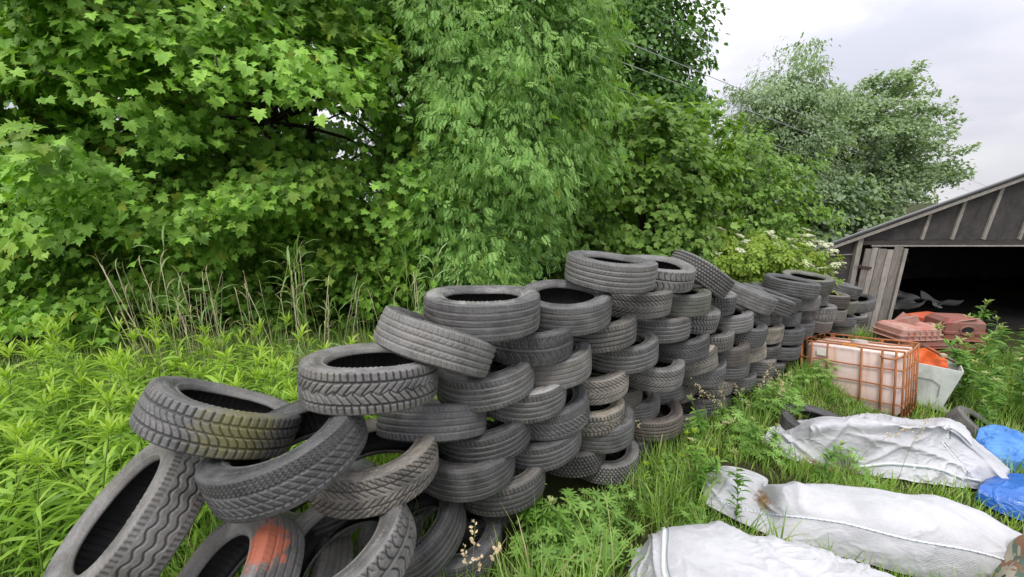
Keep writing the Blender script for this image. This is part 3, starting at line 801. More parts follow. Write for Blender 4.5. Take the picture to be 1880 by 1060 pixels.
# scrap heap inside
rr = random.Random(11)
for i in range(16):
    x = rr.uniform(7.8, 11.5); y = rr.uniform(8.2, 10.5)
    zt = -.55 + .75 * max(0, 1 - abs(x - 8.2) / 3.2) * rr.uniform(.5, 1.0)
    e = empty('scrap_sheet', (x, y, zt)); e.rotation_euler = (rr.uniform(-.5, .5), rr.uniform(-.5, .5), rr.uniform(0, 3))
    tag(e, 'bent grey sheet in the dim scrap heap inside the shed', 'scrap sheet', 'scrap heaped inside the shed')
    w_, l_ = rr.uniform(.3, .8), rr.uniform(.4, 1.1)
    uu, vv = np.meshgrid(np.linspace(-.5, .5, 9), np.linspace(-.5, .5, 9), indexing='ij')
    zz = .06 * np.sin(uu * 7 + i) + .05 * np.cos(vv * 6 + i)
    Vt = np.stack([uu * w_, vv * l_, zz], -1).reshape(-1, 3)
    Vb = Vt - [0, 0, .012]; F = grid_faces(9, 9)
    obj('sheet', mesh_data('sheet', np.concatenate([Vt, Vb]), [np.concatenate([F, F[:, ::-1] + 81])], SCRAP), e)

# ------------------------------------------------------------------ caged liquid container
RUST = plain('rusty_steel', (0.27, 0.105, 0.045), 0.75, 0.25, 0.35, 16, 0.3, (0.44, 0.17, 0.06), 0.5)
m, nt, out = new_mat('tank_plastic')
v = objcoord(nt, False)
n1 = noise(nt, v, 2.2, 6, 0.6)
c = ramp(nt, n1, [(0.30, (0.64, 0.48, 0.42)), (0.55, (0.72, 0.59, 0.54)), (0.72, (0.76, 0.68, 0.63))])
mp = nt.nodes.new('ShaderNodeMapping'); mp.inputs['Scale'].default_value = (9, 9, .9); nt.links.new(v, mp.inputs['Vector'])
st = ramp(nt, noise(nt, mp.outputs[0], 1.3, 6, 0.65), [(0.52, gray(0)), (0.72, gray(1))])
c = mixc(nt, mathn(nt, 'MULTIPLY', st, 0.75), c, (0.56, 0.30, 0.15))
st2 = ramp(nt, noise(nt, v, 5.5, 7, 0.7), [(0.58, gray(0)), (0.75, gray(1))])
c = mixc(nt, mathn(nt, 'MULTIPLY', st2, 0.5), c, (0.45, 0.33, 0.14))
p = principled(nt, out, c, 0.45, 0.35, bump(nt, noise(nt, v, 9, 4), 0.15, 0.01))
p.inputs['Subsurface Weight'].default_value = 0.15; p.inputs['Subsurface Radius'].default_value = (.05, .03, .02)
TANK = m
ibc = empty('liquid_container', (4.503, 4.082, -0.337)); tag(ibc, 'white plastic tank stained pinkish in a rusty orange cage', 'liquid tank')
ibc.rotation_euler = (R_(-6.7), R_(-7.6), R_(-52))       # local +x runs along the front to the viewer's side corner, origin at that corner
Wd, Dp, Ht = 0.99, 0.99, 0.845
def rbox(mb, x0, x1, y0, y1, z0, z1, r, n=6):
    """box with big rounded corners and slightly bulging sides"""
    t = []
    for (cx, cy, a0) in ((x1 - r, y1 - r, 0), (x0 + r, y1 - r, 90), (x0 + r, y0 + r, 180), (x1 - r, y0 + r, 270)):
        for k in range(n + 1):
            a = R_(a0 + 90 * k / n); t.append((cx, cy, math.cos(a), math.sin(a)))
    V = []; zs = []
    for k in range(7): a = R_(90 * k / 6); zs.append((z0 + r * .5 * (1 - math.sin(a)), -r * .5 * (1 - math.cos(a)) ))
    zl = [(z0, -r * .5), (z0 + r * .15, -r * .22), (z0 + r * .5, 0), (z0 + (z1 - z0) * .35, .004), (z0 + (z1 - z0) * .6, .006), (z1 - r * .5, 0), (z1 - r * .2, -r * .12), (z1 - r * .06, -r * .3), (z1, -r * .55)]
    for z, dr in zl:
        for cx, cy, ca, sa in t: V.append((cx + (r + dr) * ca, cy + (r + dr) * sa, z))
    n_ = len(t)
    V.append(((x0 + x1) / 2, (y0 + y1) / 2, z1 + .012)); V.append(((x0 + x1) / 2, (y0 + y1) / 2, z0))
    i = np.arange(len(zl) - 1)[:, None] * n_; j = np.arange(n_)[None]
    F = np.stack([i + j, i + (j + 1) % n_, i + n_ + (j + 1) % n_, i + n_ + j], -1).reshape(-1, 4)
    jj = np.arange(n_); top = (len(zl) - 1) * n_; c0 = len(zl) * n_
    mb.add(V, [F, np.stack([np.full(n_, c0), top + jj, top + (jj + 1) % n_], -1), np.stack([np.full(n_, c0 + 1), (jj + 1) % n_, jj], -1)])
mb = MB(); rbox(mb, -Wd + .03, -.03, .03, Dp - .03, .06, Ht - .035, .085); tank = mb.build('tank', TANK, ibc, True)
mb = MB(); mb.tube([(-Wd / 2, Dp * .5, Ht - .03), (-Wd / 2, Dp * .5, Ht + .02)], .085, 24); mb.build('filler_cap', plain('cap_plastic', (.45, .40, .36), .5, .3), tank)
rails = [Ht, Ht * .735, Ht * .50, Ht * .255, .035]
def rail(z, r, skip_right=False):
    o = .006
    pts = [(-Wd - o, -o, z), (-.005 + o, -o, z), (o, Dp + o, z), (-Wd - o, Dp + o, z)]
    names = []
    for k in range(4):
        if skip_right and k == 1: continue
        a, b = np.array(pts[k]), np.array(pts[(k + 1) % 4])
        mb = MB(); tt = np.linspace(0, 1, 9)[:, None]; q = a + (b - a) * tt
        q[:, 2] += .004 * np.sin(tt[:, 0] * 9 + z * 20 + k)
        mb.tube(q, r * .85, 8); mb.build('cage_rail', RUST, ibc, True)
for i, z in enumerate(rails): rail(z, .013 if i == 0 else .0105, i == 0)
bars = [.115, .285, .62, .81, .93]
for f in bars:
    for y in (-.014, Dp + .014):
        mb = MB(); mb.tube([(-Wd + f * Wd, y, .03), (-Wd + f * Wd + .004, y, Ht * .5), (-Wd + f * Wd, y, Ht)], .0115, 8); mb.build('cage_bar', RUST, ibc, True)
for f in (.10, .27, .45, .63, .82):
    for x in (-Wd - .014, .014):
        mb = MB(); mb.tube([(x, f * Dp, .03), (x, f * Dp, Ht)], .0075, 8); mb.build('cage_bar', RUST, ibc, True)
for c_ in ((0, 0), (-Wd, 0), (0, Dp), (-Wd, Dp)):
    mb = MB(); mb.tube([(c_[0], c_[1], 0), (c_[0], c_[1], Ht + .005)], .0105, 8); mb.build('cage_bar', RUST, ibc, True)
for y in (.30, .62):
    mb = MB(); mb.tube([(-Wd, y, Ht + .002), (-Wd * .8, y, Ht - .012), (-Wd * .2, y, Ht - .012), (.0, y, Ht + .002)], .0105, 8); mb.build('top_brace', RUST, ibc, True)
mb = MB(); mb.tube([(.006, Dp, Ht), (.03, Dp * .6, Ht + .015), (.03, Dp * .28, Ht + .0), (0.0, .04, Ht - .05), (-.08, -.035, Ht - .095), (-.17, -.05, Ht - .09), (-.20, -.05, Ht - .07)], .012, 8); mb.build('bent_rail', RUST, ibc, True)
mb = MB(); mb.box((-Wd * .50, -.012, Ht + .008), (.15, .02, .032), bev=.004); mb.build('name_plate', plain('orange_plate', (.62, .26, .07), .6, .3, .2, 30, .1), ibc)
mb = MB(); mb.box((-Wd * .76, -.016, Ht * .86), (.13, .003, .10)); mb.build('worn_label', plain('worn_label', (.66, .58, .44), .8, .2, .25, 22, .1, (.75, .72, .66), .8), ibc)
for x in (-.06, -.35, -.62, -.9):
    mb = MB(); mb.box((x, Dp, Ht - .02), (.03, .008, .05)); mb.build('gusset', RUST, ibc)

# ------------------------------------------------------------------ white panel box beside the tank, with bits in it
PANEL = plain('grey_white_panel', (0.56, 0.60, 0.56), 0.5, 0.35, 0.12, 3.0, 0.1, (0.32, 0.33, 0.28), 0.35)
bx = empty('open_bin', (5.50, 4.76, float(ground_z(5.50, 4.76)) + .02)); bx.scale = (.74, .85, 1.0); bx.rotation_euler = (R_(-8), R_(4), R_(-40)); tag(bx, 'pale grey plastic bin with slanted side, open top, beside the caged tank', 'bin')
mb = MB(); slab(mb, [(-.30, 0, .06), (.20, 0, .06), (.30, -.07, .62), (-.30, -.07, .60)]); mb.build('front_panel', PANEL, bx)
mb = MB(); slab(mb, [(.205, 0, .06), (.28, .52, .06), (.40, .60, .64), (.305, -.07, .62)]); mb.build('side_panel', PANEL, bx)
mb = MB(); slab(mb, [(.28, .53, .06), (-.30, .53, .06), (-.34, .61, .60), (.40, .61, .64)]); mb.build('back_panel', PANEL, bx)
mb = MB(); slab(mb, [(-.305, .52, .06), (-.305, 0, .06), (-.31, -.07, .60), (-.345, .60, .60)]); mb.build('side_panel', PANEL, bx)
mb = MB(); mb.box((0, .26, .05), (.6, .5, .02)); mb.build('bottom', PANEL, bx)
mb = MB(); mb.tube([(-.22, -.064, .42), (-.02, -.064, .43), (.09, -.056, .38), (.11, -.04, .22)], .006, 6); mb.build('moulded_line', plain('panel_line', (.28, .30, .27), .6), bx)
for (u, v, y, mt, lab, nm, rot) in ((1703, 650, 5.1, plain('orange_red_sheet', (.72, .13, .03), .45, .35, .15, 4, .1), 'bright orange-red crumpled sheet sticking out of the pale bin', 'plastic_sheet', .3), (1730, 664, 5.15, plain('pale_green_board', (.36, .42, .30), .7, .2, .2, 5, .1), 'pale green board leaning in the open bin', 'board', -.2)):
    p = at_y(u, v + 8, y); uu, vv = np.meshgrid(np.linspace(-.5, .5, 13), np.linspace(-.5, .5, 11), indexing='ij')
    zz = .03 * np.sin(uu * 9 + 1) * np.cos(vv * 7) * (1 if nm == 'plastic_sheet' else .1)
    Vt = np.stack([uu * .42, zz + .012, vv * .32 - np.abs(uu) * .2], -1).reshape(-1, 3); F = grid_faces(13, 11)
    o = obj(nm, mesh_data(nm, np.concatenate([Vt, Vt - [0, .014, 0]]), [np.concatenate([F[:, ::-1], F + 143])], mt)); o.location = p; o.rotation_euler = (R_(-18), 0, R_(-35) + rot)
    tag(o, lab, 'sheet' if nm == 'plastic_sheet' else 'board')
pole = MB(); q = at_y(1694, 634, 5.0); r2 = at_y(1762, 670, 5.0)
pole.tube([q, (q + r2) / 2 + [0, 0, -.005], r2], .014, 8); o = pole.build('metal_pole', plain('rusty_pole', (.16, .08, .05), .7, .3, .3, 30, .2), None, True); tag(o, 'rusty pole lying slantwise from tank corner to weeds', 'pole')
q = at_y(1731, 653, 4.98); mb = MB(); mb.box((0, 0, 0), (.07, .06, .05), bev=.008); o2 = mb.build('clamp', plain('brass', (.4, .33, .2), .5, .4), o); o2.location = q

# ------------------------------------------------------------------ big white woven sacks lying flat
def fbm(x, y, sc, seed, oct=4):
    out = np.zeros(x.shape)
    fx, fy = x.ravel() * sc, y.ravel() * sc
    vals = [mnoise.fractal((float(a), float(b), seed * 7.31), 1.0, 2.0, oct) for a, b in zip(fx, fy)]
    return np.array(vals).reshape(x.shape)
def ridged(x, y, sc, seed):
    return 1 - np.abs(fbm(x, y, sc, seed, 3)) * 1.6
m, nt, out = new_mat('woven_white')
v = objcoord(nt)
n1 = noise(nt, v, 2.0, 6, 0.65); n2 = noise(nt, v, 7.0, 7, 0.7)
c = ramp(nt, n1, [(0.3, (0.42, 0.42, 0.434)), (0.55, (0.55, 0.55, 0.57)), (0.75, (0.62, 0.62, 0.637))])
c = mixc(nt, mathn(nt, 'MULTIPLY', ramp(nt, n2, [(0.60, gray(0)), (0.78, gray(1))]), 0.55), c, (0.30, 0.29, 0.25))
wv = nt.nodes.new('ShaderNodeTexWave'); wv.inputs['Scale'].default_value = 90; wv.inputs['Distortion'].default_value = .4
wv2 = nt.nodes.new('ShaderNodeTexWave'); wv2.bands_direction = 'Y'; wv2.inputs['Scale'].default_value = 90
for q_ in (wv, wv2): nt.links.new(v, q_.inputs['Vector'])
h = mathn(nt, 'ADD', mathn(nt, 'MULTIPLY', mathn(nt, 'ADD', wv.outputs['Fac'], wv2.outputs['Fac']), 0.10), mathn(nt, 'ADD', noise(nt, v, 13, 6, .65, .8), noise(nt, v, 5, 5, .6, 1.5)))
principled(nt, out, c, 0.42, 0.35, bump(nt, h, 0.55, 0.016))
WOVEN = m
SEAM = plain('seam_tape', (.60, .62, .62), .6, .2, .2, 20, .1)
SEAMD = plain('seam_grey_green', (.22, .27, .27), .7, .2, .2, 20, .1)
STITCH = plain('blue_stitch', (.10, .20, .52), .6, .2, .2, 30, .1)
ROPE_R = plain('red_strap', (.48, .20, .16), .7, .2, .2, 20, .1)
def cloth(name, rows, mat, label, cat, seed, wr=.02, n=150, m_=110, thick=.006, lump=.05, group=None, folds=None):
    """rows: control polylines across the sack (each a list of xyz points, near edge to far edge), lofted along its length, then creased."""
    R = np.array(rows, float)                       # (a, b, 3)
    def interp(A, k, axis):
        A = np.moveaxis(A, axis, 0); t = np.linspace(0, len(A) - 1, k)
        i1 = np.clip(t.astype(int), 0, len(A) - 2); f = (t - i1)[:, None, None]
        i0 = np.clip(i1 - 1, 0, None); i2 = i1 + 1; i3 = np.clip(i1 + 2, None, len(A) - 1)
        p0, p1, p2, p3 = A[i0], A[i1], A[i2], A[i3]
        o = 0.5 * (2 * p1 + (p2 - p0) * f + (2 * p0 - 5 * p1 + 4 * p2 - p3) * f ** 2 + (3 * p1 - p0 - 3 * p2 + p3) * f ** 3)
        return np.moveaxis(o, 0, axis)
    G = interp(interp(R, n, 0), m_, 1)
    gu = np.gradient(G, axis=0); gv = np.gradient(G, axis=1)
    nr = np.cross(gu, gv); nr /= np.linalg.norm(nr, axis=2)[..., None] + 1e-9
    nr *= np.sign(nr[..., 2:3].mean())
    x, y = G[..., 0] + seed, G[..., 1] + G[..., 2] * .6
    wx = .25 * fbm(x, y, 2.2, seed + 3, 3); wy = .25 * fbm(x, y, 2.2, seed + 4, 3)
    cr = np.clip(ridged(x + wx, y + wy, 2.3, seed), 0, 1) ** 9
    cr2 = np.clip(ridged(x * .6 + y + wx, y - x * .3 + wy, 5.0, seed + 1), 0, 1) ** 8 + .6 * np.clip(ridged(x - wy, y * 1.3, 10.0, seed + 6), 0, 1) ** 6
    soft = fbm(x, y, 1.7, seed + 2, 4)
    calm = .25 + .75 * sstep(-.25, .35, fbm(x, y, 1.3, seed + 9, 2))
    D = wr * calm * (cr * .9 + cr2 * .42) + lump * soft
    if folds is not None: D = D + folds(np.linspace(0, 1, n)[:, None], np.linspace(0, 1, m_)[None])
    G = G + nr * D[..., None]
    gz = ground_z(G[..., 0], G[..., 1]) + .012
    uu_, vv_ = np.linspace(0, 1, n)[:, None], np.linspace(0, 1, m_)[None]
    we = 1 - sstep(0, .10, vv_) * sstep(0, .10, 1 - vv_) * sstep(0, .03, uu_) * sstep(0, .03, 1 - uu_)
    G[..., 2] = G[..., 2] * (1 - we) + (gz + .01) * we
    low = G[..., 2] < gz
    G[..., 2] = np.where(low, gz + .012 * np.abs(soft), G[..., 2])
    V = G.reshape(-1, 3); F = grid_faces(n, m_)
    B = (G - nr * thick).reshape(-1, 3)
    nn = n * m_
    idx = np.arange(nn).reshape(n, m_)
    loop = np.concatenate([idx[0, :], idx[1:, -1], idx[-1, -2::-1], idx[-2:0:-1, 0]])
    l2 = np.roll(loop, -1)
    E = np.stack([loop, l2, l2 + nn, loop + nn], -1)
    me = mesh_data(name, np.concatenate([V, B]), [np.concatenate([F, F[:, ::-1] + nn, E])], mat)
    me.flip_normals() if nr[n // 2, m_ // 2] @ np.cross(gu[n // 2, m_ // 2], gv[n // 2, m_ // 2]) < 0 else None
    o = obj(name, me); tag(o, label, cat, group)
    return o, G, nr
def seam(parent, G, nr, path, w, mat, name='seam', h=.006, mat2=None):
    """a sewn band following the cloth surface along uv path"""
    n, m_ = G.shape[:2]; P = []; Nn = []
    pts = np.array(path, float); t = np.linspace(0, len(pts) - 1, 60)
    i = np.clip(t.astype(int), 0, len(pts) - 2); f = (t - i)[:, None]; uv = pts[i] * (1 - f) + pts[i + 1] * f
    for a, b in uv:
        P.append(G[int(round(a * (n - 1))), int(round(b * (m_ - 1)))]); Nn.append(nr[int(round(a * (n - 1))), int(round(b * (m_ - 1)))])
    P = np.array(P); Nn = np.array(Nn)
    for _ in range(2): P[1:-1] = (P[:-2] + P[1:-1] * 2 + P[2:]) / 4
    tg = np.gradient(P, axis=0); tg /= np.linalg.norm(tg, axis=1)[:, None] + 1e-9
    s = np.cross(tg, Nn); s /= np.linalg.norm(s, axis=1)[:, None] + 1e-9
    prof = [(-.5, -.002), (-.45, h), (0, h * 1.5), (.45, h), (.5, -.002)]
    V = np.stack([P + s * (a * w) + Nn * b for a, b in prof], 1)
    o = obj(name, mesh_data(name, V.reshape(-1, 3), grid_faces(60, 5), mat), parent)
    if mat2:
        mb = MB()
        for k in range(0, 58):
            q = P[k] + (P[k + 1] - P[k]) * .3
            mb.tube([q - s[k] * w * .2 + Nn[k] * h * 1.5, q + s[k] * w * .42 + tg[k] * .006 + Nn[k] * h * 1.4], .0020, 5)
        me = o.data; n0 = len(me.vertices)
        me2 = mesh_data('seam', np.concatenate([V.reshape(-1, 3)] + mb.V), [grid_faces(60, 5)] + [np.concatenate(f) + n0 for f in mb.F.values() if f], [mat, mat2], True)
        mi = np.ones(len(me2.polygons), np.int32); mi[:len(me.polygons)] = 0; me2.polygons.foreach_set('material_index', mi); o.data = me2
    return o
Z_ = on_ground
def BK(u, v, z, d=.13):
    p = on_ground(u, v, z); return np.array([p[0] * 1.02, p[1] + d, -.02])
GS = 'white woven sacks spread on the ground'
def smooth_fold(*specs):
    def f(u, v):
        d = 0
        for a, amp, wd, sl, v0, v1 in specs:
            d = d + amp * np.exp(-((u + sl * (v - .5) - a) / wd) ** 2) * sstep(v0, v0 + .15, v) * (1 - sstep(v1 - .15, v1, v))
        return d
    return f
rows1 = [
 [(.52, 1.0, .0), (.56, 1.3, .03), (.60, 1.55, .04), Z_(1150, 1052, .06), Z_(1185, 1000, .03)],
 [(.66, .95, .02), (.70, 1.25, .14), Z_(1172, 1075, .16), Z_(1186, 1020, .17), Z_(1192, 984, .02)],
 [(.78, .9, .04), (.86, 1.25, .30), Z_(1225, 1060, .31), Z_(1220, 973, .29), BK(1220, 973, .29)],
 [(1.1, .85, .04), (1.15, 1.2, .33), Z_(1340, 1050, .33), Z_(1340, 976, .31), BK(1340, 976, .31)],
 [(1.5, .8, .04), (1.5, 1.1, .33), Z_(1480, 1060, .33), Z_(1480, 1004, .30), BK(1480, 1004, .30)],
 [(1.95, .7, .04), (1.95, 1.0, .31), Z_(1640, 1095, .31), Z_(1640, 1054, .27), BK(1640, 1054, .27)],
 [(2.4, .6, .02), (2.4, .9, .2), (2.4, 1.1, .22), (2.45, 1.3, .18), (2.5, 1.45, .0)]]
o, G, nr = cloth('white_sack', rows1, WOVEN, 'large white woven sack nearest the viewer, plump with a rounded grassy corner', 'sack', 11, wr=.022, lump=.045, group=GS, n=260, m_=170,
   folds=smooth_fold((.30, .02, .012, .1, .2, 1), (.62, .018, .02, .5, .3, 1), (.70, -.02, .03, -.4, .2, 1), (.12, .02, .02, .2, .1, 1), (.18, .015, .012, -.2, .1, 1)))
seam(o, G, nr, [(.335, .30), (.325, .5), (.33, .7), (.335, .80), (.33, .93)], .022, SEAM)
seam(o, G, nr, [(.350, .30), (.342, .5), (.347, .7), (.35, .80), (.345, .93)], .007, SEAMD, h=.0035)
rows2 = [
 [Z_(1296, 936, 0), Z_(1292, 915, .03), Z_(1290, 895, .05), Z_(1288, 880, .04), Z_(1290, 868, 0)],
 [Z_(1345, 962, 0), Z_(1342, 935, .04), Z_(1340, 905, .10), Z_(1335, 873, .12), Z_(1338, 862, 0)],
 [Z_(1400, 988, 0), Z_(1400, 952, .04), Z_(1397, 922, .05), Z_(1395, 897, .08), Z_(1400, 884, 0)],
 [Z_(1450, 1012, 0), Z_(1450, 962, .13), Z_(1440, 922, .23), Z_(1432, 891, .26), BK(1432, 891, .26, .24)],
 [Z_(1550, 1037, 0), Z_(1545, 975, .19), Z_(1535, 930, .29), Z_(1530, 891, .27), BK(1530, 891, .27, .24)],
 [Z_(1680, 1062, 0), Z_(1665, 1000, .19), Z_(1650, 950, .30), Z_(1640, 906, .28), BK(1640, 906, .28, .24)],
 [Z_(1800, 1078, 0), Z_(1790, 1020, .17), Z_(1775, 965, .28), Z_(1765, 922, .27), BK(1765, 922, .27, .24)],
 [Z_(1925, 1105, 0), Z_(1905, 1055, .16), Z_(1890, 1008, .23), Z_(1880, 976, .22), BK(1880, 976, .22, .24)],
 [Z_(2000, 1120, 0), Z_(1995, 1085, .05), Z_(1990, 1050, .07), Z_(1985, 1020, .06), Z_(1990, 1000, 0)]]
o, G, nr = cloth('white_sack', rows2, WOVEN, 'long white woven sack with a blue stitched seam along its middle', 'sack', 23, wr=.020, lump=.04, group=GS, n=270, m_=150,
   folds=smooth_fold((.05, .02, .012, .2, .1, 1), (.10, .018, .014, -.2, .1, 1), (.17, .02, .012, .3, .1, 1), (.42, .016, .012, .0, .35, .95), (.28, .02, .015, .4, .3, 1), (.75, .012, .02, .6, .2, .9)))
seam(o, G, nr, [(.02, .35), (.12, .30), (.25, .30), (.38, .34), (.5, .33), (.62, .31), (.75, .29), (.9, .28)], .011, SEAM, mat2=STITCH)
RUSTY = plain('rotten_straw', (.34, .19, .07), .9, .1, .4, 30, .4)
mb = MB(); rr = random.Random(3)
for i in range(120):
    p = G[int(rr.gauss(.27, .022) * 269), int(min(.9, max(.1, rr.gauss(.52, .07))) * 149)]; a = rr.uniform(0, 6.28)
    mb.tube([p + [0, 0, .004], p + np.array([math.cos(a) * .03, math.sin(a) * .03, rr.uniform(.0, .025)])], .0016, 4, rr.random())
t_ = mb.build('straw_clump', RUSTY, None); tag(t_, 'small clump of rusty brown straw in a dip of the long sack', 'straw clump')
rows3 = [
 [Z_(1418, 852, -0.110), Z_(1408, 838, -0.070), Z_(1400, 825, -0.050), Z_(1402, 812, -0.060), Z_(1410, 800, -0.110)],
 [Z_(1450, 868, -0.110), Z_(1450, 842, -0.030), Z_(1450, 816, 0.060), Z_(1455, 794, 0.130), Z_(1465, 786, -0.110)],
 [Z_(1530, 880, -0.120), Z_(1520, 845, 0.020), Z_(1510, 805, 0.210), Z_(1502, 775, 0.300), Z_(1512, 766, -0.120)],
 [Z_(1620, 886, -0.130), Z_(1605, 842, 0.030), Z_(1590, 800, 0.230), Z_(1580, 771, 0.320), Z_(1590, 764, -0.130)],
 [Z_(1710, 888, -0.140), Z_(1700, 842, 0.040), Z_(1690, 802, 0.210), Z_(1683, 776, 0.310), Z_(1692, 769, -0.150)],
 [Z_(1770, 891, -0.150), Z_(1765, 846, 0.020), Z_(1757, 806, 0.170), Z_(1747, 782, 0.260), Z_(1756, 774, -0.170)],
 [Z_(1812, 894, -0.150), Z_(1816, 872, -0.060), Z_(1812, 852, 0.000), Z_(1800, 834, 0.010), Z_(1810, 816, -0.170)],
 [Z_(1852, 897, -0.150), Z_(1860, 888, -0.060), Z_(1862, 880, -0.030), Z_(1858, 871, -0.040), Z_(1866, 866, -0.150)]]
o, G, nr = cloth('white_sack', rows3, WOVEN, 'humped white woven sack at the back with dark seam lines, before the caged tank', 'sack', 37, wr=.024, lump=.05, group=GS, n=250, m_=160,
   folds=smooth_fold((.10, .02, .012, .4, .1, 1), (.17, .02, .014, .3, .1, 1), (.42, .025, .03, .9, .1, .6), (.6, .02, .02, -.7, .1, .6), (.86, .02, .02, .3, .1, 1), (.33, .015, .012, -.3, .3, 1)))
seam(o, G, nr, [(.70, .76), (.70, .62), (.685, .48)], .020, SEAM); seam(o, G, nr, [(.708, .76), (.708, .62), (.694, .48)], .007, SEAMD, h=.005)
seam(o, G, nr, [(.66, .42), (.70, .25), (.73, .10)], .018, SEAM); seam(o, G, nr, [(.668, .42), (.708, .25), (.738, .10)], .006, SEAMD, h=.005)
seam(o, G, nr, [(.34, .16), (.46, .20), (.58, .17), (.70, .09), (.82, .10)], .02, SEAM); seam(o, G, nr, [(.34, .145), (.46, .185), (.58, .155), (.70, .075), (.82, .085)], .007, SEAMD, h=.005)
seam(o, G, nr, [(.22, .25), (.30, .14), (.36, .08)], .016, ROPE_R)

m, nt, out = new_mat('blue_sheet')
v = objcoord(nt); c = ramp(nt, noise(nt, v, 4, 5), [(.3, (.010, .07, .33)), (.7, (.03, .16, .52))])
principled(nt, out, c, .28, .5, bump(nt, noise(nt, v, 11, 5, .6, 1.2), .5, .02)); BLUE = m
o, G, nr = cloth('blue_sheet', [
 [Z_(1790, 918, -0.140), Z_(1794, 902, -0.060), Z_(1800, 888, -0.040), Z_(1812, 878, -0.140)],
 [Z_(1835, 940, -0.140), Z_(1830, 906, -0.040), Z_(1830, 884, -0.030), Z_(1838, 870, -0.150)],
 [Z_(1885, 957, -0.140), Z_(1880, 912, -0.010), Z_(1880, 886, -0.010), Z_(1888, 870, -0.150)],
 [Z_(1960, 977, -0.140), Z_(1960, 927, -0.030), Z_(1960, 897, -0.030), Z_(1965, 877, -0.150)]], BLUE, 'shiny blue plastic sheet bunched up between two white sacks', 'plastic sheet', 5, wr=.045, lump=.05, n=130, m_=120, group=None)
m, nt, out = new_mat('faded_blue_sheet')
v = objcoord(nt); c = ramp(nt, noise(nt, v, 5, 6), [(.3, (.035, .14, .42)), (.7, (.10, .28, .62))])
c = mixc(nt, ramp(nt, noise(nt, v, 3, 6, .7), [(.55, gray(0)), (.7, gray(.8))]), c, (.10, .13, .09))
principled(nt, out, c, .45, .35, bump(nt, noise(nt, v, 11, 5, .6, 1.2), .5, .02)); BLUE2 = m
o, G, nr = cloth('faded_sheet', [
 [Z_(1788, 812, -0.280), Z_(1790, 805, -0.230), Z_(1794, 796, -0.220), Z_(1800, 788, -0.290)],
 [Z_(1830, 842, -0.280), Z_(1830, 822, -0.240), Z_(1830, 802, -0.220), Z_(1832, 780, -0.290)],
 [Z_(1868, 850, -0.280), Z_(1870, 830, -0.250), Z_(1872, 812, -0.230), Z_(1872, 790, -0.300)],
 [Z_(1905, 852, -0.280), Z_(1905, 840, -0.260), Z_(1902, 825, -0.250), Z_(1900, 805, -0.300)]], BLUE2, 'faded blue plastic sheet half sunk in the grass behind the humped sack', 'plastic sheet', 8, wr=.04, lump=.03, n=120, m_=100)

# camouflage cloth bundle with a neon strip in the corner
m, nt, out = new_mat('camouflage')
v = objcoord(nt)
b1 = ramp(nt, noise(nt, v, 9, 2, .4, .6), [(.53, gray(0)), (.545, gray(1))])
v2 = nt.nodes.new('ShaderNodeVectorMath'); v2.operation = 'ADD'; v2.inputs[1].default_value = (5.3, 2.1, 7.7); nt.links.new(v, v2.inputs[0])
b2 = ramp(nt, noise(nt, v2.outputs[0], 10, 2, .4, .6), [(.56, gray(0)), (.575, gray(1))])
c = mixc(nt, b1, (.40, .36, .28), (.12, .17, .13)); c = mixc(nt, b2, c, (.27, .15, .09))
b3 = ramp(nt, noise(nt, v2.outputs[0], 24, 2, .4, .3), [(.66, gray(0)), (.68, gray(1))])
c = mixc(nt, b3, c, (.06, .06, .05))
principled(nt, out, c, .85, .15, bump(nt, noise(nt, v, 8, 6), .4, .02)); CAMO = m
mb = MB(); cx, cy, cz = 3.03, 1.62, .0
uu, vv = np.meshgrid(np.linspace(0, 2 * PI, 90, endpoint=False), np.linspace(0, 1, 50), indexing='ij')
rad = np.sin(np.clip(vv * PI * .56 + .0, 0, PI)) ** .8; zz = .50 * np.cos(vv * PI * .56)
fo = .03 * np.sin(uu * 5 + vv * 9) * vv + .02 * np.sin(uu * 11 - vv * 6) * vv
V = np.stack([(.36 + fo) * rad * np.cos(uu), (.34 + fo) * rad * np.sin(uu), zz + .02 * np.sin(uu * 3) * vv], -1).reshape(-1, 3)
o = obj('camouflage_jacket', mesh_data('camouflage_jacket', V, grid_faces(90, 50, True), CAMO)); o.location = (cx, cy, cz)
tag(o, 'camouflage patterned jacket bundled up on the corner of the long sack', 'jacket')
NEON = plain('neon_yellow', (.52, .80, .03), .7, .2, .1, 10, .1)
k0, k1 = 56, 72
V2 = V.reshape(90, 50, 3)[k0:k1, 22:49].copy(); V2 *= 1.025
nk = V2.shape[0] * V2.shape[1]
Vb = V2.reshape(-1, 3) * .985
F = grid_faces(V2.shape[0], V2.shape[1])
obj('neon_panel', mesh_data('neon_panel', np.concatenate([V2.reshape(-1, 3), Vb]), [np.concatenate([F, F[:, ::-1] + nk])], NEON), o)
# ------------------------------------------------------------------ foliage
def leaf_mat(name, stops, young=None, trans=0.35, rough=0.45, spec=0.22, tcol=None):
    m, nt, out = new_mat(name)
    r = attr(nt, 'rnd')
    c = ramp(nt, r, stops)
    if young: c = mixc(nt, attr(nt, 'young'), c, young)
    p = principled(nt, None, c, rough, spec)
    tr = nt.nodes.new('ShaderNodeBsdfTranslucent')
    t2 = mixc(nt, 1.0, c, tcol or (1.25, 1.35, 0.55), 'MULTIPLY'); nt.links.new(t2, tr.inputs['Color'])
    mx = nt.nodes.new('ShaderNodeMixShader'); mx.inputs[0].default_value = trans
    nt.links.new(p.outputs[0], mx.inputs[1]); nt.links.new(tr.outputs[0], mx.inputs[2]); nt.links.new(mx.outputs[0], out.inputs['Surface'])
    return m

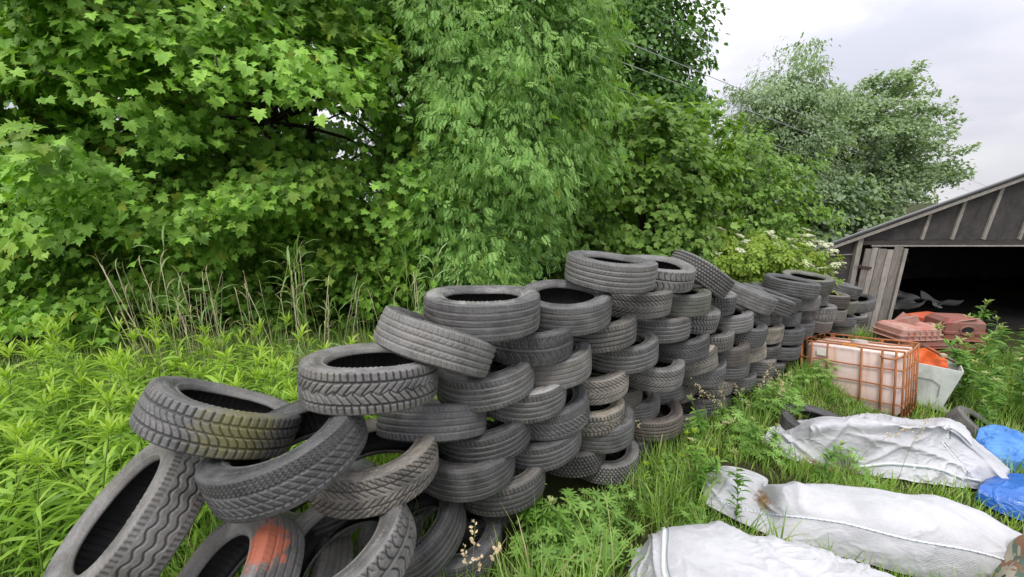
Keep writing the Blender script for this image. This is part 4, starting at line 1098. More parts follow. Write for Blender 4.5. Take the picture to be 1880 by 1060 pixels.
def fan(outline, c, droop=.18, fold=.22):
    P = np.array([c] + outline, float); n = len(outline)
    V = np.zeros((n + 1, 3)); V[:, :2] = P
    V[:, 2] = fold * np.abs(P[:, 0]) - droop * P[:, 1] ** 2
    i = np.arange(n); F = np.stack([np.zeros(n, int), i + 1, (i + 1) % n + 1], -1)
    return V, [F]
half = [(.03, -.02), (.22, -.12), (.52, -.06), (.40, .12), (.60, .27), (.37, .33), (.54, .50), (.68, .72), (.46, .65), (.27, .55), (.30, .75), (.13, .86), (0, 1.08)]
MAPLE = fan([(x, y) for x, y in half] + [(-x, y) for x, y in half[-2::-1]], (0, .30))
def lens(L=1.0, w=.3, droop=.15, fold=.15):
    V = np.array([(0, 0, 0), (w * .8, .3, fold * w - droop * .09), (w, .5, fold * w - droop * .25), (w * .55, .8, fold * w * .6 - droop * .64), (0, 1, -droop), (-w * .55, .8, fold * w * .6 - droop * .64), (-w, .5, fold * w - droop * .25), (-w * .8, .3, fold * w - droop * .09), (0, .5, -droop * .25)]) * L
    F = [np.array([(0, 1, 8), (1, 2, 8), (2, 3, 8), (3, 4, 8), (4, 5, 8), (5, 6, 8), (6, 7, 8), (7, 0, 8)])]
    return V, F
SMALL = lens(1, .36, .18, .25)
def small2(w=.36):
    V = np.array([(0, 0, 0), (w, .45, .08), (0, 1, -.12), (-w, .45, .08), (0, .5, .0)]); return V, [np.array([(0, 1, 4), (1, 2, 4), (2, 3, 4), (3, 0, 4)])]
TINY = small2()
def compound(pairs, L=1.0, lw=.11, ll=.40, droop=.5):
    Vs, Fs, n = [], [], 0
    def put(pos, ang, l):
        nonlocal n
        V = np.array([(0, 0, 0), (lw, .42, .02), (lw * .6, .75, -.02), (0, 1, -.10), (-lw * .6, .75, -.02), (-lw, .42, .02)]) * [l / ll * 1.0, l, l]
        c, s = math.cos(ang), math.sin(ang)
        V = V @ np.array([[c, s, 0], [-s, c, 0], [0, 0, 1]])
        V = V + pos
        V[:, 2] -= droop * (V[:, 1] ** 2) * .35 + .12 * np.abs(V[:, 0])
        Vs.append(V); Fs.append(np.array([(0, 1, 2, 3), (0, 3, 4, 5)]) + n); n += 6
    for k in range(pairs):
        y = .22 + .62 * k / pairs
        l = ll * (1 - .25 * abs(k / pairs - .4))
        put(np.array([.01, y, 0]), -1.0, l); put(np.array([-.01, y, 0]), 1.0, l)
    put(np.array([0, .80, 0]), 0, ll)
    return np.concatenate(Vs) * L, [np.concatenate(Fs)]
ASHL = compound(4, lw=.066, ll=.37)
ELDERL = compound(2, lw=.15, ll=.48)

def norm(a): return a / (np.linalg.norm(a, axis=-1, keepdims=True) + 1e-9)

def bark(name, a, b):
    m, nt, out = new_mat(name); v = objcoord(nt)
    mp = nt.nodes.new('ShaderNodeMapping'); mp.inputs['Scale'].default_value = (5, 5, .8); nt.links.new(v, mp.inputs['Vector'])
    n1 = noise(nt, mp.outputs[0], 5, 8, .7, .4)
    principled(nt, out, ramp(nt, n1, [(.35, a), (.7, b)]), .9, .1, bump(nt, n1, .8, .03)); return m
BARK = bark('bark', (.028, .022, .016), (.095, .080, .062))
TWIG = bark('twig_bark', (.045, .035, .022), (.13, .11, .08))

def tree(name, label, cat, base, centre, radii, n_cl, per, leaf, size, mat, seed, gap=0.0, spread=(.5, .5, .16), face_bias=.65, tip_out=.6, tip_down=.6, nrm_up=.75, nrm_out=.7, jitter=.35,
         limbs=14, trunk_r=.16, group=None, inner=.5, young=.12, lean=None, hang=0.0, stems=1, zmin=.25, shell=None, lumps=.22, limb_r=.035, twigs=True):
    r = np.random.default_rng(seed)
    C = np.array(centre, float); Rr = np.array(radii, float)
    root = empty(name, base); tag(root, label, cat, group)
    B = np.array(base, float)
    # clump centres on an uneven crown
    d = norm(r.normal(size=(n_cl * 5, 3)))
    tocam = norm(np.array([-C[0], -C[1], .25]))
    keep = r.random(len(d)) < np.where(d @ tocam > -.15, 1.0, 1 - face_bias)
    d = d[keep][:n_cl]
    lump = 1 + lumps * np.array([mnoise.noise((float(a[0] * 2.1 + seed), float(a[1] * 2.1), float(a[2] * 2.1))) * 1.6 for a in d])
    f = (inner + (1 - inner) * r.random(len(d)) ** .55)
    P = C + d * Rr * (lump * f)[:, None]
    gn_ = np.array([mnoise.noise((float(a) * .9 + seed, float(b) * .9, float(c_) * 1.5)) for a, b, c_ in P])
    ok = (gn_ > -.55 + gap) & (P[:, 2] > ground_z(P[:, 0], P[:, 1]) + zmin)
    P, d, f = P[ok], d[ok], f[ok]
    out_h = norm(np.stack([d[:, 0] / Rr[0], d[:, 1] / Rr[1], d[:, 2] * .25 / Rr[2]], -1) + r.normal(size=d.shape) * .25)
    out_h[:, 2] = np.clip(out_h[:, 2], -.2, .5) - hang; out_h = norm(out_h)
    side = norm(np.cross(out_h, [0, 0, 1.0])); upv = np.cross(side, out_h)
    n = len(P)
    cnt = np.maximum(4, (per * (.6 + .8 * r.random(n))).astype(int))
    ci = np.repeat(np.arange(n), cnt); m_ = len(ci)
    sz_cl = (.7 + .6 * r.random(n))[ci]
    a = r.random(m_) * 1.25 - .35                       # along the branch
    b = r.normal(size=m_) * .5 * (1.05 - .55 * np.clip(a, 0, 1))
    c = -0.45 * np.clip(a, 0, 2) ** 2 * .5 - .22 * np.abs(b) + r.normal(size=m_) * .25
    sp = np.array(spread)
    L = P[ci] + out_h[ci] * (a * sp[0] * sz_cl)[:, None] + side[ci] * (b * sp[1] * sz_cl)[:, None] + np.array([0, 0, 1.0]) * (c * sp[2] * sz_cl * 1.6)[:, None]
    tip = out_h[ci] * tip_out + side[ci] * (b * .9)[:, None] - np.array([0, 0, 1.0]) * (tip_down * (.6 + .8 * r.random(m_)))[:, None] + r.normal(size=(m_, 3)) * jitter
    nrm = np.array([0, 0, 1.0]) * nrm_up + d[ci] * nrm_out + side[ci] * (b * .3)[:, None] + r.normal(size=(m_, 3)) * jitter
    M = frames(norm(tip), norm(nrm)) * (size * (.5 + .8 * r.random(m_)))[:, None, None]
    V, F, ii = scatter(leaf[0], leaf[1], M, L)
    crn = r.random(n)
    rnd = np.clip(.45 * crn[ci] + .55 * r.random(m_), 0, 1)
    yg = np.clip((a - .55) * 1.6, 0, 1) * (crn[ci] < young * 2.2) * r.random(m_) ** .6 + (r.random(m_) < young * .12)
    yg = np.clip(yg, 0, 1)
    tw = MB()
    if twigs:
        for q in r.permutation(n)[:int(n * .6)]:
            e0 = P[q] - out_h[q] * sp[0] * .6; e1 = P[q] + out_h[q] * sp[0] * .7 + np.array([0, 0, -.25 * sp[2]])
            tw.tube(np.array([e0, (e0 + e1) / 2 + [0, 0, .03], e1]), [.008, .006, .002], 4, cap=False)
    nV, nF = len(V), sum(len(f_) for f_ in F)
    if tw.n:
        V = np.concatenate([V] + tw.V); F = F + [np.concatenate(f_) + nV for f_ in tw.F.values() if f_]
    pad = np.zeros(tw.n)
    me = mesh_data('crown', V - B, F, [mat, TWIG], False, {'rnd': np.concatenate([rnd[ii], pad]), 'young': np.concatenate([yg[ii], pad])})
    mi = np.zeros(len(me.polygons), np.int32); mi[nF:] = 1; me.polygons.foreach_set('material_index', mi)
    obj('crown', me, root)
    # trunk, limbs to a share of the clumps, twigs
    for s in range(stems):
        mb = MB()
        off = np.array([r.normal() * .12 * (stems > 1), r.normal() * .12 * (stems > 1), 0])
        topp = C + np.array([r.normal() * .3 * Rr[0] * (stems > 1), r.normal() * .3 * Rr[1] * (stems > 1), Rr[2] * .55]) + (np.array(lean) if lean is not None else 0)
        t = np.linspace(0, 1, 9)[:, None]
        pts = (B + off) * (1 - t) + topp * t + np.sin(t * 5 + seed + s) * np.array([.07, .05, 0]) * min(Rr[0], 1.5)
        mb.tube(pts - B, trunk_r * (1 - .82 * t[:, 0]) / (1 + .25 * (stems - 1)), 9)
        tk = mb.build('trunk', BARK, root, True)
        if s == 0: tk0 = tk; tp0 = pts
    pick = r.permutation(n)[:limbs]
    mb = MB()
    for q in pick:
        j = r.integers(2, 7); s0 = tp0[j]; e = P[q]; t = np.linspace(0, 1, 6)[:, None]
        mid = (s0 + e) / 2 + np.array([0, 0, .18 * np.linalg.norm(e - s0) * (1 - 2 * hang)])
        pts = s0 * (1 - t) ** 2 + 2 * mid * t * (1 - t) + e * t ** 2
        mb.tube(pts - B, limb_r * (1.0 - .8 * t[:, 0]), 6)
    mb.build('limbs', BARK, tk0, True)
    return root

LM = leaf_mat('maple_leaf', [(0, (0.089, 0.175, 0.028)), (.5, (0.235, 0.444, 0.067)), (1, (0.362, 0.597, 0.094))], (.30, .37, .05), .24)
LA = leaf_mat('ash_leaf', [(0, (0.123, 0.228, 0.064)), (.5, (0.275, 0.478, 0.131)), (1, (0.402, 0.628, 0.195))], (.26, .35, .05), .34)
LS = leaf_mat('sycamore_leaf', [(0, (0.083, 0.157, 0.030)), (.5, (0.179, 0.311, 0.058)), (1, (0.263, 0.407, 0.089))], (.22, .32, .06), .34)
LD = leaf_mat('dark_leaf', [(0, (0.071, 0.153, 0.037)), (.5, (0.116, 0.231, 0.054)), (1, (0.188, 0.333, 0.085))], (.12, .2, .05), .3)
LW = leaf_mat('hazy_willow_leaf', [(0, (0.172, 0.247, 0.127)), (.5, (0.267, 0.364, 0.195)), (1, (0.370, 0.468, 0.286))], None, .3)  # silver-grey leaf, paled further: distance haze is put into the colour
LP = leaf_mat('hazy_poplar_leaf', [(0, (0.149, 0.218, 0.121)), (.5, (0.250, 0.344, 0.196)), (1, (0.351, 0.446, 0.284))], None, .45, .35, .4)  # grey-green leaf, also lightened to carry the distance haze in its colour
LE = leaf_mat('elder_leaf', [(0, (0.147, 0.238, 0.035)), (.5, (0.232, 0.348, 0.051)), (1, (0.329, 0.439, 0.076))], (.32, .38, .06), .35)
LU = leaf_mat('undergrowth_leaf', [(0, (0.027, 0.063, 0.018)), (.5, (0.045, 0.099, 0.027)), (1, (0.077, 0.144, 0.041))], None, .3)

def gpos(x, y): return (x, y, float(ground_z(x, y)) - .05)
GT = None
tree('maple_tree', 'broad-leaved maple tree filling the frame above the weeds, its leaves hand-shaped', 'tree', gpos(-3.7, 6.6), (-3.65, 6.5, 3.5), (3.5, 3.0, 3.5), 950, 126, MAPLE, .086, LM, 1, gap=.38, spread=(.62, .62, .22), limbs=26, trunk_r=.2, inner=.55, young=.22, zmin=.55)
tree('maple_tree', 'second maple further off, its crown cut by the frame edge beside the broad one', 'tree', gpos(-7.6, 6.8), (-7.4, 6.6, 3.8), (3.0, 2.8, 3.9), 480, 105, MAPLE, .092, LM, 2, gap=.28, spread=(.62, .62, .22), limbs=16, trunk_r=.18, inner=.55, young=.2, zmin=.5)
tree('ash_tree', 'feathery ash tree with drooping compound leaves next to the maple', 'tree', gpos(.0, 6.4), (-.38, 6.1, 4.1), (1.55, 1.8, 3.6), 1100, 58, ASHL, .118, LA, 3, gap=.22, spread=(.5, .45, .25), tip_down=.75, tip_out=.5, nrm_up=.6, nrm_out=.75, hang=.10, limbs=26, trunk_r=.13, inner=.5, young=.18, stems=4, zmin=1.45)
tree('young_ash', 'low young ash with bright feathery leaves in front of the ash trunks', 'tree', gpos(-.55, 5.0), (-.5, 4.9, 1.25), (.55, .5, .75), 80, 30, ASHL, .14, LA, 4, spread=(.35, .35, .2), tip_down=.5, limbs=8, trunk_r=.03, inner=.3, young=.4, limb_r=.012)
tree('lime_tree', 'tall dark green tree with ragged top behind the ash, against the sky', 'tree', gpos(4.2, 11.2), (3.2, 11.2, 5.1), (1.5, 1.6, 3.8), 300, 75, SMALL, .135, LD, 5, spread=(.6, .6, .3), limbs=22, trunk_r=.2, inner=.45, young=.1)
tree('sycamore_tree', 'bushy mid green sycamore right behind the highest part of the tyre wall', 'tree', gpos(2.7, 7.6), (2.45, 7.5, 2.1), (1.5, 1.3, 1.9), 250, 50, fan([(.1, 0), (.45, .15), (.36, .35), (.55, .65), (.25, .6), (0, 1), (-.25, .6), (-.55, .65), (-.36, .35), (-.45, .15), (-.1, 0)], (0, .35)), .125, LS, 6, gap=.3, spread=(.42, .42, .2), limbs=16, trunk_r=.1, inner=.5, young=.22, stems=2)
tree('sycamore_tree', 'smaller rounded sycamore between the bushy one and the shed roof', 'tree', gpos(5.4, 9.6), (5.3, 9.6, 2.1), (1.75, 1.3, 1.75), 180, 55, SMALL, .12, LS, 7, spread=(.42, .42, .2), limbs=12, trunk_r=.09, inner=.45, young=.18)
tree('willow_tree', 'pale silvery willow with a pointed top far behind the sycamores', 'tree', gpos(9.5, 14.6), (9.5, 14.5, 3.8), (1.7, 1.5, 3.1), 320, 100, small2(.22), .14, LW, 8, spread=(.6, .5, .35), tip_down=.7, nrm_out=.9, hang=.0, limbs=30, trunk_r=.18, inner=.35, young=0, lumps=.35)
tree('poplar_tree', 'grey-green poplar with spiky outline rising over the shed roof', 'tree', gpos(13.3, 16.8), (12.9, 16.6, 3.75), (4.5, 2.2, 2.9), 760, 95, small2(.30), .15, LW, 9, spread=(.8, .35, .22), tip_down=.25, nrm_out=.8, limbs=46, trunk_r=.24, inner=.3, young=0, lumps=.30, jitter=.5)
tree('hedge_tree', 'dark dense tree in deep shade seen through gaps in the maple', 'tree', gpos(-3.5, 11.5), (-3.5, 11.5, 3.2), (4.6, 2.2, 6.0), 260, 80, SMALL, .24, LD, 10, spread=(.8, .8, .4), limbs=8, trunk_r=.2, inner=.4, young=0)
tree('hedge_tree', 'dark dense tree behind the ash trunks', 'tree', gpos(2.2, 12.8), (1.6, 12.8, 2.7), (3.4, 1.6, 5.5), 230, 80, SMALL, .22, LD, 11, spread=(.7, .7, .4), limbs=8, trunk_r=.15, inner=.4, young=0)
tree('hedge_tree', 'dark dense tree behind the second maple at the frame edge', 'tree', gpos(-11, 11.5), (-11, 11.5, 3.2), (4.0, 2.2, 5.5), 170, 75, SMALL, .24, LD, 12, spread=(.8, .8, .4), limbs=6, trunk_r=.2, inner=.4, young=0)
elder = tree('elder_bush', 'light green elder bush dotted with flat white flower heads by the shed corner', 'bush', gpos(4.4, 6.9), (4.1, 6.8, .80), (1.40, .70, .98), 190, 30, ELDERL, .155, LE, 13, spread=(.30, .30, .14), limbs=14, trunk_r=.05, inner=.45, young=.3, zmin=.0, stems=3, limb_r=.016)
tree('hedge_bush', 'low dark bush closing the gap between the sycamores and the shed roof', 'bush', gpos(10.2, 13.6), (10.2, 13.6, 1.2), (2.8, 1.2, 1.9), 130, 70, SMALL, .17, LP, 14, spread=(.5, .5, .3), limbs=8, trunk_r=.08, inner=.4, young=0, zmin=.0)
FLW = plain('elder_flower', (.52, .54, .36), .9, .1, .15, 30, .1)
r = np.random.default_rng(5)
for i in range(44):
    th, q = r.uniform(-PI, 0), r.uniform(0, 1.3)
    d = norm(np.array([math.cos(th) * 1.0, math.sin(th), .15 + .9 * abs(q)]))
    p = np.array([4.1, 6.8, .82]) + d * np.array([1.5, .84, 1.12]) * r.uniform(.92, 1.06)
    mb = MB()
    for k in range(30):
        a, s = r.uniform(0, 6.28), r.random() ** .5 * r.uniform(.055, .08)
        mb.box((math.cos(a) * s, math.sin(a) * s, r.normal() * .006 - s * s * 2), (.022, .022, .009), Matrix.Rotation(r.uniform(0, 3), 3, 'Z'))
    for k in range(6):
        a = k * 1.05; mb.tube([(0, 0, -.06), (math.cos(a) * .03, math.sin(a) * .03, -.005)], .002, 3)
    o = mb.build('flower_head', FLW, elder); o.location = p - np.array(elder.location); o.rotation_euler = (r.normal() * .25 + .2, r.normal() * .25, 0)

# shaded undergrowth under the trees: one mass nobody could count
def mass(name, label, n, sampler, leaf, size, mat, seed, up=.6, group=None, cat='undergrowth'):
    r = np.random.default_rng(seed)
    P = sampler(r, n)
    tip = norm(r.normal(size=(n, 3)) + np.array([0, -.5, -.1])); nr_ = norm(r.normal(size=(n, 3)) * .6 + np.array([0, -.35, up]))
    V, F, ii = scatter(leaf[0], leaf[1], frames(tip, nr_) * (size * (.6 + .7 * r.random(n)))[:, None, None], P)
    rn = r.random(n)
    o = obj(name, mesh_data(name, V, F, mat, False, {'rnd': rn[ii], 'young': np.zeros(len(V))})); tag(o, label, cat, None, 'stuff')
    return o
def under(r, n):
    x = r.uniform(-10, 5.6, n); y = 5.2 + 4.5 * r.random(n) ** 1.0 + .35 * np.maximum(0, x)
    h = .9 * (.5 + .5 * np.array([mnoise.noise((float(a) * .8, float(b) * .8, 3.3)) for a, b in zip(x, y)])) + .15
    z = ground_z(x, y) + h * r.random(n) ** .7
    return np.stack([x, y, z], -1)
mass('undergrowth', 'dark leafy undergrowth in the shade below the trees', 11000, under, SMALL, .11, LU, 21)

# overhead cables
CAB = plain('cable_sheath', (.40, .41, .41), .6, .3, .1, 20, .05)
for i, (a, b) in enumerate((((1010, 20, 7.2), (1840, 352, 26)), ((1000, 60, 7.2), (1812, 362, 26)), ((1040, 128, 7.0), (1600, 322, 20)), ((1030, 168, 7.0), (1560, 335, 20)))):
    p, q = at_y(*a), at_y(*b); t = np.linspace(0, 1, 24)[:, None]
    pts = p * (1 - t) + q * t; pts[:, 2] -= .25 * (4 * t * (1 - t))[:, 0] * .35
    d = (q - p); pts = np.concatenate([[p - d * .25 + [0, 0, .5]], pts])
    mb = MB(); mb.tube(pts, .0075, 5); o = mb.build('overhead_cable', CAB, None, True)
    tag(o, ['uppermost thin overhead cable crossing in front of the dark trees', 'second thin overhead cable below the uppermost', 'third thin overhead cable counted from the top', 'lowest thin overhead cable crossing the sycamore'][i], 'cable', 'overhead cables')
# ------------------------------------------------------------------ grass and weeds
WD = norm(np.array([3.29, 2.41])); WN = np.array([WD[1], -WD[0]]); WL0 = np.array([.356, 2.6])
def wall_sd(x, y): return (x - WL0[0]) * WN[0] + (y - WL0[1]) * WN[1]
def wall_s(x, y): return (x - WL0[0]) * WD[0] + (y - WL0[1]) * WD[1]
SOLID = []                                                       # footprints of the sacks and sheets, shrunk a little
for o in list(bpy.data.objects):
    if o.name.split('.')[0] in ('white_sack', 'blue_sheet') and o.type == 'MESH':
        co = np.empty(len(o.data.vertices) * 3, np.float32); o.data.vertices.foreach_get('co', co); co = co.reshape(-1, 3)[:, :2]
        c0 = co.mean(0); SOLID.append(((c0 + (co - c0) * 1.0), o.name))
def occupied(x, y, cell=.05):
    bad = np.zeros(len(x), bool)
    for co, _ in SOLID:
        lo = co.min(0) - cell; nx = int((co[:, 0].max() - lo[0]) / cell) + 3; ny = int((co[:, 1].max() - lo[1]) / cell) + 3
        G = np.zeros((nx, ny), bool); ij = ((co - lo) / cell).astype(int); G[ij[:, 0], ij[:, 1]] = True
        i = ((x - lo[0]) / cell).astype(int); j = ((y - lo[1]) / cell).astype(int)
        k = (i >= 0) & (i < nx) & (j >= 0) & (j < ny)
        bad[k] |= G[i[k], j[k]]
    # tank, bin, shed
    a = R_(-52); ux, uy = (x - 4.503) * math.cos(a) + (y - 4.082) * math.sin(a), -(x - 4.503) * math.sin(a) + (y - 4.082) * math.cos(a)
    bad |= (ux > -1.03) & (ux < .02) & (uy > -.02) & (uy < 1.02)
    bad |= (np.hypot(x - 5.75, y - 5.0) < .3)
    bad |= (y > SY) & (x > 5.9)
    s = wall_s(x, y)
    bad |= (np.abs(wall_sd(x, y)) < .22) & (s > -.6) & (s < 8)
    return bad
def lownoise(x, y, sc, seed): return np.array([mnoise.noise((float(a) * sc, float(b) * sc, seed * 1.7)) for a, b in zip(x, y)])

def blades(P, h, w, lean, az, r, seg=4):
    n = len(P); t = np.linspace(0, 1, seg + 1)
    d = np.stack([np.cos(az), np.sin(az), np.zeros(n)], -1); s = np.stack([-np.sin(az + r.normal(size=n) * .5), np.cos(az), np.zeros(n)], -1)
    ang = lean[:, None] * (.25 + .75 * t[None] ** 1.3) * (1 + .0)             # bending angle from vertical along the blade
    dl = h[:, None] / seg
    up = np.concatenate([np.zeros((n, 1)), np.cumsum(np.cos(ang[:, :-1]) * dl, 1)], 1)
    fw = np.concatenate([np.zeros((n, 1)), np.cumsum(np.sin(ang[:, :-1]) * dl, 1)], 1)
    C = P[:, None] + d[:, None] * fw[..., None] + np.array([0, 0, 1.0]) * up[..., None]
    wt = w[:, None] * np.array([.7, 1.0, .9, .6, .0])[None, :seg + 1]
    Lf = C - s[:, None] * wt[..., None] / 2; Rt = C[:, :-1] + s[:, None] * wt[:, :-1, None] / 2
    V = np.concatenate([Lf, Rt], 1)                                  # seg+1 + seg
    k = 2 * seg + 1; off = np.arange(n)[:, None, None] * k
    q = np.array([(i, seg + 1 + i, seg + 2 + i, i + 1) for i in range(seg - 1)]); tr = np.array([(seg - 1, 2 * seg, seg)])
    return V.reshape(-1, 3), [(q[None] + off).reshape(-1, 4), (tr[None] + off).reshape(-1, 3)], np.repeat(np.arange(n), k)

GRASS = leaf_mat('grass_blade', [(0, (.125, .225, .045)), (.45, (.230, .390, .066)), (.85, (.350, .520, .105)), (1, (.46, .54, .19))], (.46, .40, .20), .38, .4, .4)
gV, gF, gR, gY, gn = [], [], [], [], 0
def add_grass(r, x, y, hmul, wmin, wmax, lmin, lmax, dry, seed):
    global gn
    k = ~occupied(x, y); x, y = x[k], y[k]; n = len(x)
    cl = lownoise(x, y, 2.3, seed); cl2 = lownoise(x, y, .9, seed + 5)
    h = hmul * (1 - .6 * np.exp(-((x - 3.0) ** 2 / 1.2 + (y - 2.62) ** 2 / .25))) * (1 - .6 * np.exp(-((x - 1.5) ** 2 + (y - 2.35) ** 2) / .12)) * (1 - .45 * np.exp(-((x - 2.1) ** 2 / 1.2 + (y - 1.92) ** 2 / .12))) * (1 - .86 * np.exp(-((x - 3.75) ** 2 + (y - 3.75) ** 2) / .9)) * (1 + .55 * cl) * (.45 + .75 * r.random(n))
    P = np.stack([x, y, ground_z(x, y) - .01], -1)
    V, F, ii = blades(P, h, wmin + (wmax - wmin) * r.random(n) ** 2, lmin + (lmax - lmin) * r.random(n), r.uniform(0, 2 * PI, n), r)
    rn = np.clip(.45 + .35 * cl2 + .38 * r.normal(size=n) * .6, 0, .97); yg = (r.random(n) < dry) * r.uniform(.5, 1, n)
    gV.append(V); gF.extend(f + gn for f in F); gR.append(rn[ii]); gY.append(yg[ii]); gn += len(V)
r = np.random.default_rng(42)
def rect(n, x0, x1, y0, y1): return r.uniform(x0, x1, n), r.uniform(y0, y1, n)
# meadow behind the wall
x, y = rect(60000, -6, 3.4, .7, 5.6); k = (wall_sd(x, y) < -.28) & ((x < .6) | (wall_sd(x, y) > -2.4)); x, y = x[k], y[k]
add_grass(r, x, y, .50, .004, .009, .25, 1.4, .12, 1)
x, y = rect(16000, -4.2, -.3, 2.4, 4.2); k = wall_sd(x, y) < -.5; x, y = x[k], y[k]
add_grass(r, x, y, .74, .005, .010, .2, 1.2, .16, 9)
# inside and around the near pile
x, y = rect(5000, -1.9, -.5, .9, 2.2); add_grass(r, x, y, .26, .004, .008, .3, 1.4, .06, 2)
# strip between the wall and the sacks
x, y = rect(42000, -.6, 4.6, .9, 4.8); sd = wall_sd(x, y); k = (sd > .2) & (sd < 1.75 - .09 * (x - .5)); x, y = x[k], y[k]
add_grass(r, x, y, .26, .004, .010, .3, 1.7, .13, 3)
# long arching tufts close to the viewer
cx_, cy_ = rect(75, -.2, 2.2, 1.35, 2.75); k = (wall_sd(cx_, cy_) > .55) & ~occupied(cx_, cy_); cx_, cy_ = cx_[k], cy_[k]
x = np.repeat(cx_, 34) + r.normal(size=34 * len(cx_)) * .035; y = np.repeat(cy_, 34) + r.normal(size=34 * len(cx_)) * .035
add_grass(r, x, y, .52, .006, .013, .6, 2.1, .10, 4)
# yard to the right
x, y = rect(46000, 2.2, 9.0, 1.2, 7.8); k = wall_sd(x, y) > .3; x, y = x[k], y[k]
add_grass(r, x, y, .25, .005, .011, .3, 1.5, .14, 6)
# fringe along the sacks
for (x0, x1, y0, y1, nn) in ((1.3, 3.4, 1.62, 2.05, 330), (2.3, 4.0, 2.5, 2.85, 160), (.9, 1.5, 1.9, 2.6, 120)):
    x, y = rect(nn * 4, x0, x1, y0, y1); add_grass(r, x, y, .34, .004, .008, .3, 1.6, .10, 7)
go = obj('grass', mesh_data('grass', np.concatenate(gV), gF, GRASS, False, {'rnd': np.concatenate(gR), 'young': np.concatenate(gY)}))
tag(go, 'long unmown grass growing round the tyre wall and between the sacks', 'grass', None, 'stuff')

def copy_tree(o, parent=None):
    c = o.copy(); COL.objects.link(c)
    if parent is not None: c.parent = parent
    for ch in list(o.children): copy_tree(ch, c)
    return c
def place(protos, used, loc, rz, sc, tilt=(0, 0), label=None):
    i = random.randrange(len(protos)); p = protos[i]
    if i in used: p = copy_tree(p)
    used.add(i)
    p.location = loc; p.rotation_euler = (tilt[0], tilt[1], rz); p.scale = (sc, sc, sc)
    if label: p['label'] = label
    return p

# goldenrod-like weeds
WEED = leaf_mat('weed_leaf', [(0, (.165, .300, .045)), (.5, (.285, .465, .060)), (1, (.40, .575, .088))], (.40, .52, .055), .40, .45, .3)
STEM = plain('green_stem', (.20, .28, .06), .6, .2, .25, 12, .05)
def lance(n, P, az, L, w, a0, droop, r, seg=4):
    """narrow arching leaves: start angle a0 above the horizontal, then droop"""
    t = np.linspace(0, 1, seg + 1)
    ang = a0[:, None] - droop[:, None] * t[None] ** 1.2
    dl = (L / seg)[:, None]
    up = np.concatenate([np.zeros((n, 1)), np.cumsum(np.sin(ang[:, :-1]) * dl, 1)], 1); fw = np.concatenate([np.zeros((n, 1)), np.cumsum(np.cos(ang[:, :-1]) * dl, 1)], 1)
    d = np.stack([np.cos(az), np.sin(az), np.zeros(n)], -1); s = np.stack([-np.sin(az), np.cos(az), np.zeros(n)], -1)
    C = P[:, None] + d[:, None] * fw[..., None] + np.array([0, 0, 1.0]) * up[..., None]
    wt = w[:, None] * np.array([.35, .95, 1.0, .6, .0])[None]
    tw = r.normal(size=n) * .35; s2 = s[:, None] * np.cos(tw)[:, None, None] + np.array([0, 0, 1.0]) * np.sin(tw)[:, None, None]
    Lf = C - s2 * wt[..., None] / 2; Rt = C[:, :-1] + s2 * wt[:, :-1, None] / 2
    V = np.concatenate([Lf, Rt], 1); k = 2 * seg + 1; off = np.arange(n)[:, None, None] * k
    q = np.array([(i, seg + 1 + i, seg + 2 + i, i + 1) for i in range(seg - 1)]); tr_ = np.array([(seg - 1, 2 * seg, seg)])
    return V.reshape(-1, 3), [(q[None] + off).reshape(-1, 4), (tr_[None] + off).reshape(-1, 3)], np.repeat(np.arange(n), k)
def weed_proto(name, label, group, seed, H=.95, nl=48, L0=.19, w0=.0185, bend=.12, mat=None, z0=.12, cat='weed', top=.55):
    r = np.random.default_rng(seed); root = empty(name); tag(root, label, cat, group)
    t = np.linspace(0, 1, 8); bx_, by_ = r.normal() * bend, r.normal() * bend
    sp_ = np.stack([bx_ * t ** 2, by_ * t ** 2, H * t], -1)
    mb = MB(); mb.tube(sp_, .005 * (1 - .7 * t) + .0008, 5); mb.build('stem', STEM, root, True)
    f = z0 + (1 - z0) * np.sort(r.random(nl)) ** .8; f[-12:] = np.linspace(.955, 1, 12)
    P = np.stack([np.interp(f, t, sp_[:, i]) for i in range(3)], -1)
    az = np.arange(nl) * 2.4 + r.normal(size=nl) * .3
    tp = sstep(.82, 1.0, f)
    L = L0 * (.75 + .5 * r.random(nl)) * (1 - .50 * tp) * (.75 + .25 * sstep(.1, .4, f)); w = w0 * (.8 + .4 * r.random(nl)) * (1 - .3 * tp)
    a0 = .55 + .55 * tp + r.normal(size=nl) * .18; dr = 1.25 - .35 * tp + r.normal(size=nl) * .25
    V, F, ii = lance(nl, P, az, L, w, a0, dr, r)
    rn = np.clip(.25 + .45 * f + .2 * r.normal(size=nl), 0, 1); yg = np.clip(tp * top * r.random(nl) ** .5, 0, 1)
    obj('leaves', mesh_data('leaves', V, F, mat or WEED, False, {'rnd': rn[ii], 'young': yg[ii]}), root)
    return root
random.seed(5)
GW = 'narrow-leaved weeds behind the near tyres'
protos = [weed_proto('tall_weed', 'tall bright green narrow-leaved weed in the dense patch beside the leaning tyres', GW, s, 1.02 + .04 * (s % 4)) for s in range(7)]
used = set(); cnt = 0; tries = 0; spots = []
